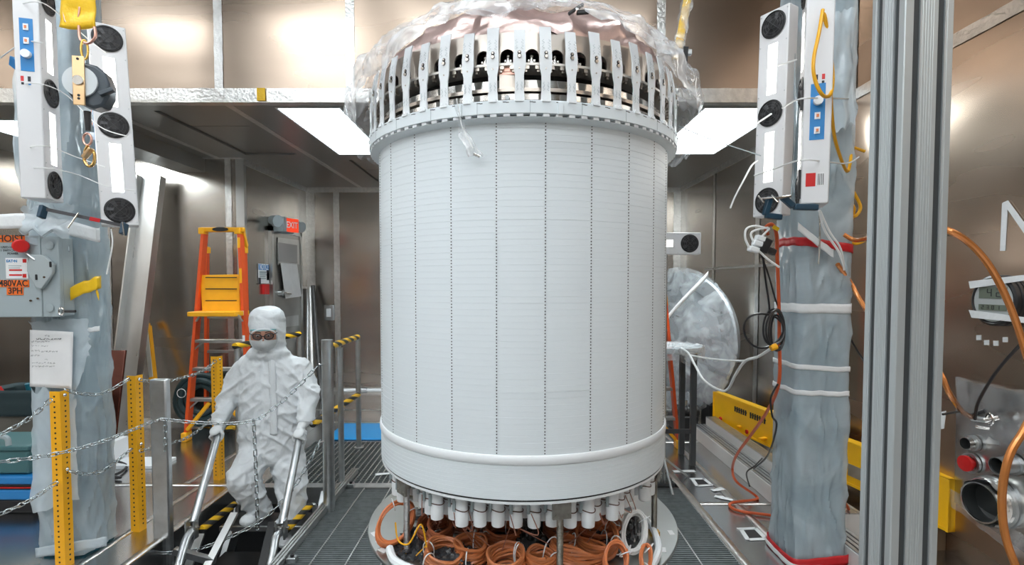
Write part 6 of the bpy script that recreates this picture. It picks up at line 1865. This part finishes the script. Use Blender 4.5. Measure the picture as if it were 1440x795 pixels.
# connectors at the top of the plate
for k, (a, b, m, r) in enumerate((((1366, 588), (1392, 592), m_galv, .016), ((1362, 586), (1385, 578), m_blackp, .012), ((1385, 592), (1405, 588), m_chrome, .014), ((1372, 600), (1392, 603), m_chrome, .010))):
    MB().cyl(RW(*a, .10), RW(*b, .06), r, 12).build('connector', m, pp)
MB().tube(ringpts(RW(1392, 590, .09), .02, .03, PI/2), .006, 6, closed=True).build('connector_ring', m_chrome, pp)
wire('cable', [RW(1371, 590, .12), RW(1376, 565, .16), RW(1400, 525, .2), RW(1428, 492, .22), RW(1455, 465, .22)], .008, m_blackp, 'thin black cable rising from the port plate past the gauge', n=8)
wire('cable', [W(1326, 583, 2.6), W(1345, 580, 2.7), RW(1364, 582, .12)], .006, m_blackp, 'short black lead running behind the grooved post to the port plate')
wire('copper_hose', [W(1178, 372, 3.0), W(1196, 398, 3.05), W(1222, 440, 2.95), W(1275, 490, 2.75), W(1318, 520, 2.62), W(1335, 553, 2.6), W(1352, 578, 2.75), RW(1366, 587, .12)], .013, m_hose, 'copper coloured hose from the right column down to the port plate connectors', 'hose', n=10)
wire('copper_hose', [W(1186, 330, 3.04), W(1205, 338, 3.0), W(1240, 330, 2.7), W(1290, 315, 2.3), W(1330, 323, 2.1), W(1362, 341, 2.1), W(1392, 375, 2.1), W(1418, 425, 2.1), W(1436, 475, 2.1), W(1452, 530, 2.1)], .013, m_hose, 'copper coloured hose arching in front of the round gauge', 'hose', n=10)
wire('copper_hose', [W(1462, 560, 1.9), W(1440, 605, 1.9), W(1422, 635, 1.9), W(1412, 670, 1.9), W(1409, 710, 1.9), W(1414, 755, 1.88), W(1430, 800, 1.85), W(1450, 840, 1.85)], .013, m_hose, 'copper coloured hose hanging in front of the port plate', 'hose', n=10)
wquad('tape_scrap', ((1322, 580), (1330, 578), (1327, 603), (1321, 604)), .02, m_tapew, None, label='white tape scrap on the bronze wall beside the grooved post', cat='tape')
# ------------------------------------------------------------------ person in white coverall on the stair
def capsule(mb, p, q, r0, r1, n=14, fl=(1, 1)):
    p, q = Vector(p), Vector(q)
    mb.ball(p, r0, n, 8); mb.ball(q, r1, n, 8)
    mb.cyl(p, q, r0, n, r1)
def remeshed(mb, name, m, parent, voxel, fold=None, smooth_it=6, label=None):
    me = mb.mesh(name, m, 0)
    ob = bpy.data.objects.new(name+'_tmp', me)
    C.objects.link(ob)
    md = ob.modifiers.new('r', 'REMESH'); md.mode = 'VOXEL'; md.voxel_size = voxel
    sm = ob.modifiers.new('s', 'SMOOTH'); sm.factor = .5; sm.iterations = smooth_it
    dg = bpy.context.evaluated_depsgraph_get(); dg.update()
    m2 = bpy.data.meshes.new_from_object(ob.evaluated_get(dg))
    bpy.data.objects.remove(ob)
    m2.name = name
    if fold:
        nrm = [v.normal.copy() for v in m2.vertices]
        for v, nn in zip(m2.vertices, nrm):
            v.co += nn*fold(v.co)
    lo = Vector([min(v.co[i] for v in m2.vertices) for i in range(3)]); hi = Vector([max(v.co[i] for v in m2.vertices) for i in range(3)])
    c = (lo+hi)/2
    for v in m2.vertices: v.co -= c
    m2.materials.clear(); m2.materials.append(m)
    m2.polygons.foreach_set('use_smooth', [True]*len(m2.polygons))
    return link(bpy.data.objects.new(name, m2), parent, Matrix.Translation(c), label=label)
m_suit = mat('white coverall fabric', (.74, .77, .79), .6, bump=.25, bscale=60, var=.02, vscale=8)
m_glove = mat('white nitrile glove', (.76, .78, .79), .5)
m_skin = mat('skin', (.50, .25, .17), .5)
PS = W(378, 740, 4.0)
per = thing('person', 'person in white coverall, hood, face mask and glasses stepping down the stair', 'person', (PS.x, 4.0, -.1))
hd = W(373, 459, 3.97)
nk = W(379, 494, 4.06)
sL, sR = W(343, 521, 4.08), W(420, 517, 4.10)
ch_ = W(381, 535, 4.08); wa = W(384, 590, 4.06); pv = W(381, 628, 4.06)
eL, eR = W(320, 562, 4.03), W(436, 560, 4.05)
wL, wR = W(309, 592, 3.92), W(429, 593, 3.94)
hpL, hpR = W(362, 634, 4.05), W(403, 634, 4.08)
kL, kR = W(341, 675, 3.80), W(411, 686, 3.98)
aL, aR = W(364, 716, 3.92), W(412, 742, 3.92)
tL_, tR_ = W(348, 738, 3.80), W(402, 768, 3.78)
mb = MB()
# torso loft
secs = [(379, 488, 17, .085), (380, 496, 26, .105), (380, 503, 38, .12), (380, 511, 47, .132), (381, 524, 51, .14), (382, 545, 50, .145), (383, 570, 47, .148), (383, 595, 46, .152), (383, 615, 47, .16), (383, 635, 46, .16), (382, 650, 38, .14)]
rings = []
for cx_, cy_, hw_, ry_ in secs:
    c = W(cx_, cy_, 4.07)
    rings.append([c + Vector((hw_*.00552*math.cos(t_), -ry_*math.sin(t_)*(1.0 if math.sin(t_) > 0 else .9), 0)) for t_ in [2*PI*i/28 for i in range(28)]])
nr = len(rings)
mb.add([q for r__ in rings for q in r__], [(i*28+k, i*28+(k+1) % 28, (i+1)*28+(k+1) % 28, (i+1)*28+k) for i in range(nr-1) for k in range(28)] + [tuple(range(28)), tuple(range((nr-1)*28, nr*28))])
for s_, e_, w_ in ((sL, eL, wL), (sR, eR, wR)):
    capsule(mb, s_, e_, .092, .080); capsule(mb, e_, w_, .080, .052)
for h_, k_, a_ in ((hpL, kL, aL), (hpR, kR, aR)):
    capsule(mb, h_, k_, .132, .112); capsule(mb, k_, a_, .108, .088)
    mb.ball(k_, .112, 14, 10); mb.ball(a_+Vector((0, 0, .03)), (.095, .095, .05), 14, 8)
# hood and cowl
mb.ball(hd+Vector((.004, .01, 0)), (.126, .135, .160), 24, 16)
mb.ball(hd+Vector((.004, .02, .065)), (.130, .135, .092), 20, 12)
mb.ball(hd+Vector((.05, .03, -.02)), (.085, .11, .14), 20, 12)
capsule(mb, hd+Vector((.01, .03, -.08)), nk+Vector((0, 0, -.01)), .115, .125)
mb.ball(nk+Vector((0, -.01, -.02)), (.165, .13, .075), 20, 10)
f_ = Vector((.36, -.90, -.24)).normalized()
r_ = Vector((1, .40, 0)); r_ = (r_-f_*r_.dot(f_)).normalized(); u_ = r_.cross(f_) if r_.cross(f_).z > 0 else f_.cross(r_)
hc0 = hd + Vector((-.006, -.002, -.030))
J = [(eL, .16), (eR, .16), (wL, .12), (wR, .12), (kL, .22), (kR, .22), (wa, .25), (pv, .26), (sL, .2), (sR, .2), (aL, .14), (aR, .14), (nk, .14)]
def fold(p):
    k = .35
    for c, r in J:
        k += 1.0*math.exp(-((p-c).length/r)**2)
    k = min(k, 1.5)
    if p.z > nk.z+.03: k = .75 if (p-hc0).dot(f_) < .09 else .2
    q = Vector((p.x*3.5, p.y*4, p.z*8 + p.x*6*(1 if p.x > ch_.x else -1)))
    rid = max(0, 1-3.2*abs(noise.noise(q)))**1.3*1.6 - .5
    rid2 = max(0, 1-3*abs(noise.noise(Vector((p.x*13-p.z*8, p.y*10, p.z*9+p.x*5))+Vector((3, 1, 5)))))*1.6-.5
    return k*(.0075*rid + .0042*rid2) - .001
body = remeshed(mb, 'coverall', m_suit, per, .009, fold, 8)
# zip flap
zp = [W(381, 503, 3.945), W(382, 524, 3.927), W(383, 550, 3.922), W(384, 585, 3.917), W(384, 612, 3.908)]
zc_ = catmull(zp, 6); nz_ = len(zc_)-1
MB().grid(lambda u, v: zc_[min(int(round(v*nz_)), nz_)] + Vector(((u-.5)*.055, .010*abs(u-.5)*2-.003*noise.noise(Vector((u*2, v*14, 0))), 0)), 4, nz_).build('zip_flap', m_suit, body, solid=.004)
# face pieces on the hood opening
def HP(lon, lat, k=1.0, da=0.0):
    lo, la = math.radians(lon), math.radians(lat)
    return hc0 + r_*((.120*k+da)*math.cos(la)*math.sin(lo)) + f_*((.148*k+da)*math.cos(la)*math.cos(lo)) + u_*((.170*k+da)*math.sin(la))
def patch(name, lon, lat0, lat1, k, m, parent, fn=None, nu=20, nv=12, solid=.004):
    def g(u, v):
        lo = -lon + 2*lon*u
        la = lat0(u) + (lat1(u)-lat0(u))*v
        p = HP(lo, la, k)
        return p + f_*(fn(lo, la) if fn else 0)
    return MB().grid(g, nu, nv).build(name, m, parent, solid=solid, smooth=60)
patch('face', 44, lambda u: -14, lambda u: 17-4*abs(u-.5)*2, 1.02, m_skin, per, lambda lo, la: .014*math.exp(-(lo/9)**2-((la+10)/9)**2) - .006*math.exp(-((abs(lo)-17)/9)**2-((la-2)/5)**2))
patch('cap_edge', 46, lambda u: 14-5*(abs(u-.5)*2)**2, lambda u: 19-5*(abs(u-.5)*2)**2, 1.02, mat('teal bouffant cap', (.12, .42, .46), .6), per)
patch('face_mask', 46, lambda u: -50+14*(abs(u-.5)*2)**2, lambda u: -9-5*(abs(u-.5)*2)**2+5*math.exp(-((u-.5)/.1)**2), 1.03, mat('pleated white mask', (.66, .68, .69), .7, bump=.3, bscale=50), per, lambda lo, la: .022*math.exp(-(lo/22)**2-((la+22)/16)**2)+.002*math.sin(la*1.1))
rim = []
for i in range(48):
    a = 2*PI*i/48
    rim.append(HP(52*math.cos(a), -17+36*math.sin(a)+(-3 if math.sin(a) < 0 else 0), 1.0))
MB().tube(rim, .008, 8, closed=True).build('hood_edge', m_suit, body)
gl_ = thing('eyeglasses', 'dark framed eyeglasses on the person in the white coverall', 'eyeglasses', HP(0, 4, 1.1))
for s_ in (-1, 1):
    cx_ = 20*s_
    ring = []
    for i in range(28):
        a = 2*PI*i/28
        ex = math.copysign(abs(math.cos(a))**.7, math.cos(a)); ey = math.copysign(abs(math.sin(a))**.7, math.sin(a))
        ring.append(HP(cx_+15.0*ex, 1.5+7.2*ey, 1.0)*1 + f_*.022)
    MB().tube(ring, .0038, 6, closed=True).build('rim', m_blackp, gl_)
    cen = sum(ring, Vector())/len(ring)
    nn = len(ring)
    MB().add([cen]+ring, [(0, 1+i, 1+(i+1) % nn) for i in range(nn)]).build('lens', film_mat('tinted spectacle lens', (.06, .05, .05), .55, .05, 1, 0, 1, .0), gl_)
    MB().tube([HP(35*s_, 4, 1.0)+f_*.022, HP(48*s_, 4, 1.04)], .0035, 6).build('temple', m_blackp, gl_)
    e = HP(17*s_, 2, 1.015)
    MB().ball(e, (.013, .010, .009), 12, 8).build('eye', mat('eye white', (.55, .5, .47), .3), per)
    MB().ball(e+f_*.008, .006, 10, 6).build('iris', m_black, per)
    br = [HP(s_*(6+20*t_), 9.5+2.0*math.sin(t_*PI), 1.035) for t_ in [i/8 for i in range(9)]]
    MB().tube(br, .0035, 5).build('eyebrow', mat('dark brow hair', (.03, .018, .012), .7), per)
MB().tube([HP(-5.5, 3, 1.0)+f_*.026, HP(0, 4.5, 1.0)+f_*.030, HP(5.5, 3, 1.0)+f_*.026], .0035, 6).build('bridge', m_blackp, gl_)
# gloves gripping the rails
def glove(rail_a, rail_b, s0, wrist, side, name='glove'):
    a, b = Vector(rail_a), Vector(rail_b)
    ax_ = (b-a).normalized()                       # down the rail, towards the viewer
    c = a + (b-a)*s0
    upv = Vector((0, -.25, 1)); upv = (upv-ax_*upv.dot(ax_)).normalized()
    sd = ax_.cross(upv).normalized()
    if sd.x*side < 0: sd = -sd                     # sd points to the outside of the body
    R0 = .026
    mb = MB()
    pal = c + upv*(R0+.018)
    mb.ball(pal-ax_*.0+sd*.004, (.040, .046, .021), 18, 10, Matrix((sd, ax_, upv)).transposed())
    capsule(mb, pal-ax_*.035, wrist, .026, .042)
    ln = (.9, 1.0, .96, .8)
    for i in range(4):
        s_ = .036 - .024*i
        base = c + ax_*s_
        pts = []
        n_ = 7
        for k in range(n_):
            th = math.radians(62 - (168*ln[i])*k/(n_-1))      # over the top, down the outside and under
            rr = R0 + .0125 + (.004 if k in (2, 4) else 0)
            pts.append(base + upv*(rr*math.sin(th)) + sd*(rr*math.cos(th)))
        for k in range(n_-1):
            capsule(mb, pts[k], pts[k+1], .0108-.0006*k, .0108-.0006*(k+1), 8)
    tb_ = [pal-sd*.022-ax_*.012, c-sd*(R0+.016)+upv*.012+ax_*.008, c-sd*(R0+.012)-upv*.010+ax_*.026, c-sd*(R0*.7)-upv*(R0+.006)+ax_*.034]
    for k in range(3):
        capsule(mb, tb_[k], tb_[k+1], .0135-.0015*k, .012-.0015*k, 8)
    mb2 = remeshed(mb, name, m_glove, per, .0042, None, 2)
    return mb2
glove(hl[0], hl[1], .985, wL, -1)
glove(hr[0], hr[1], .985, wR, 1)
# elastic cuffs
for w_, e_ in ((wL, eL), (wR, eR)):
    d_ = (w_-e_).normalized(); x, y, _ = frame(d_)
    ring = [w_ + d_*.012 + (x*math.cos(a)+y*math.sin(a))*.050 for a in [2*PI*i/20 for i in range(20)]]
    MB().tube(ring, .009, 8, closed=True).build('cuff', m_suit, body)
# boot covers
def boot(a_, t_, name='boot_cover'):
    mb = MB()
    capsule(mb, a_+Vector((0, .01, .02)), a_+Vector((0, 0, -.05)), .076, .066)
    heel = a_+Vector((0, .035, -.075)); toe = t_+Vector((0, 0, .03))
    capsule(mb, heel, (heel+toe)/2+Vector((0, 0, .01)), .052, .055)
    capsule(mb, (heel+toe)/2+Vector((0, 0, .008)), toe, .054, .044)
    mb.ball(toe, (.056, .062, .036), 14, 8)
    return remeshed(mb, name, m_suit, per, .010, lambda p: .006*(1-2*abs(noise.noise(Vector((p.x*16, p.y*16, p.z*24))))), 4)
boot(aL, tL_)
boot(aR, tR_)
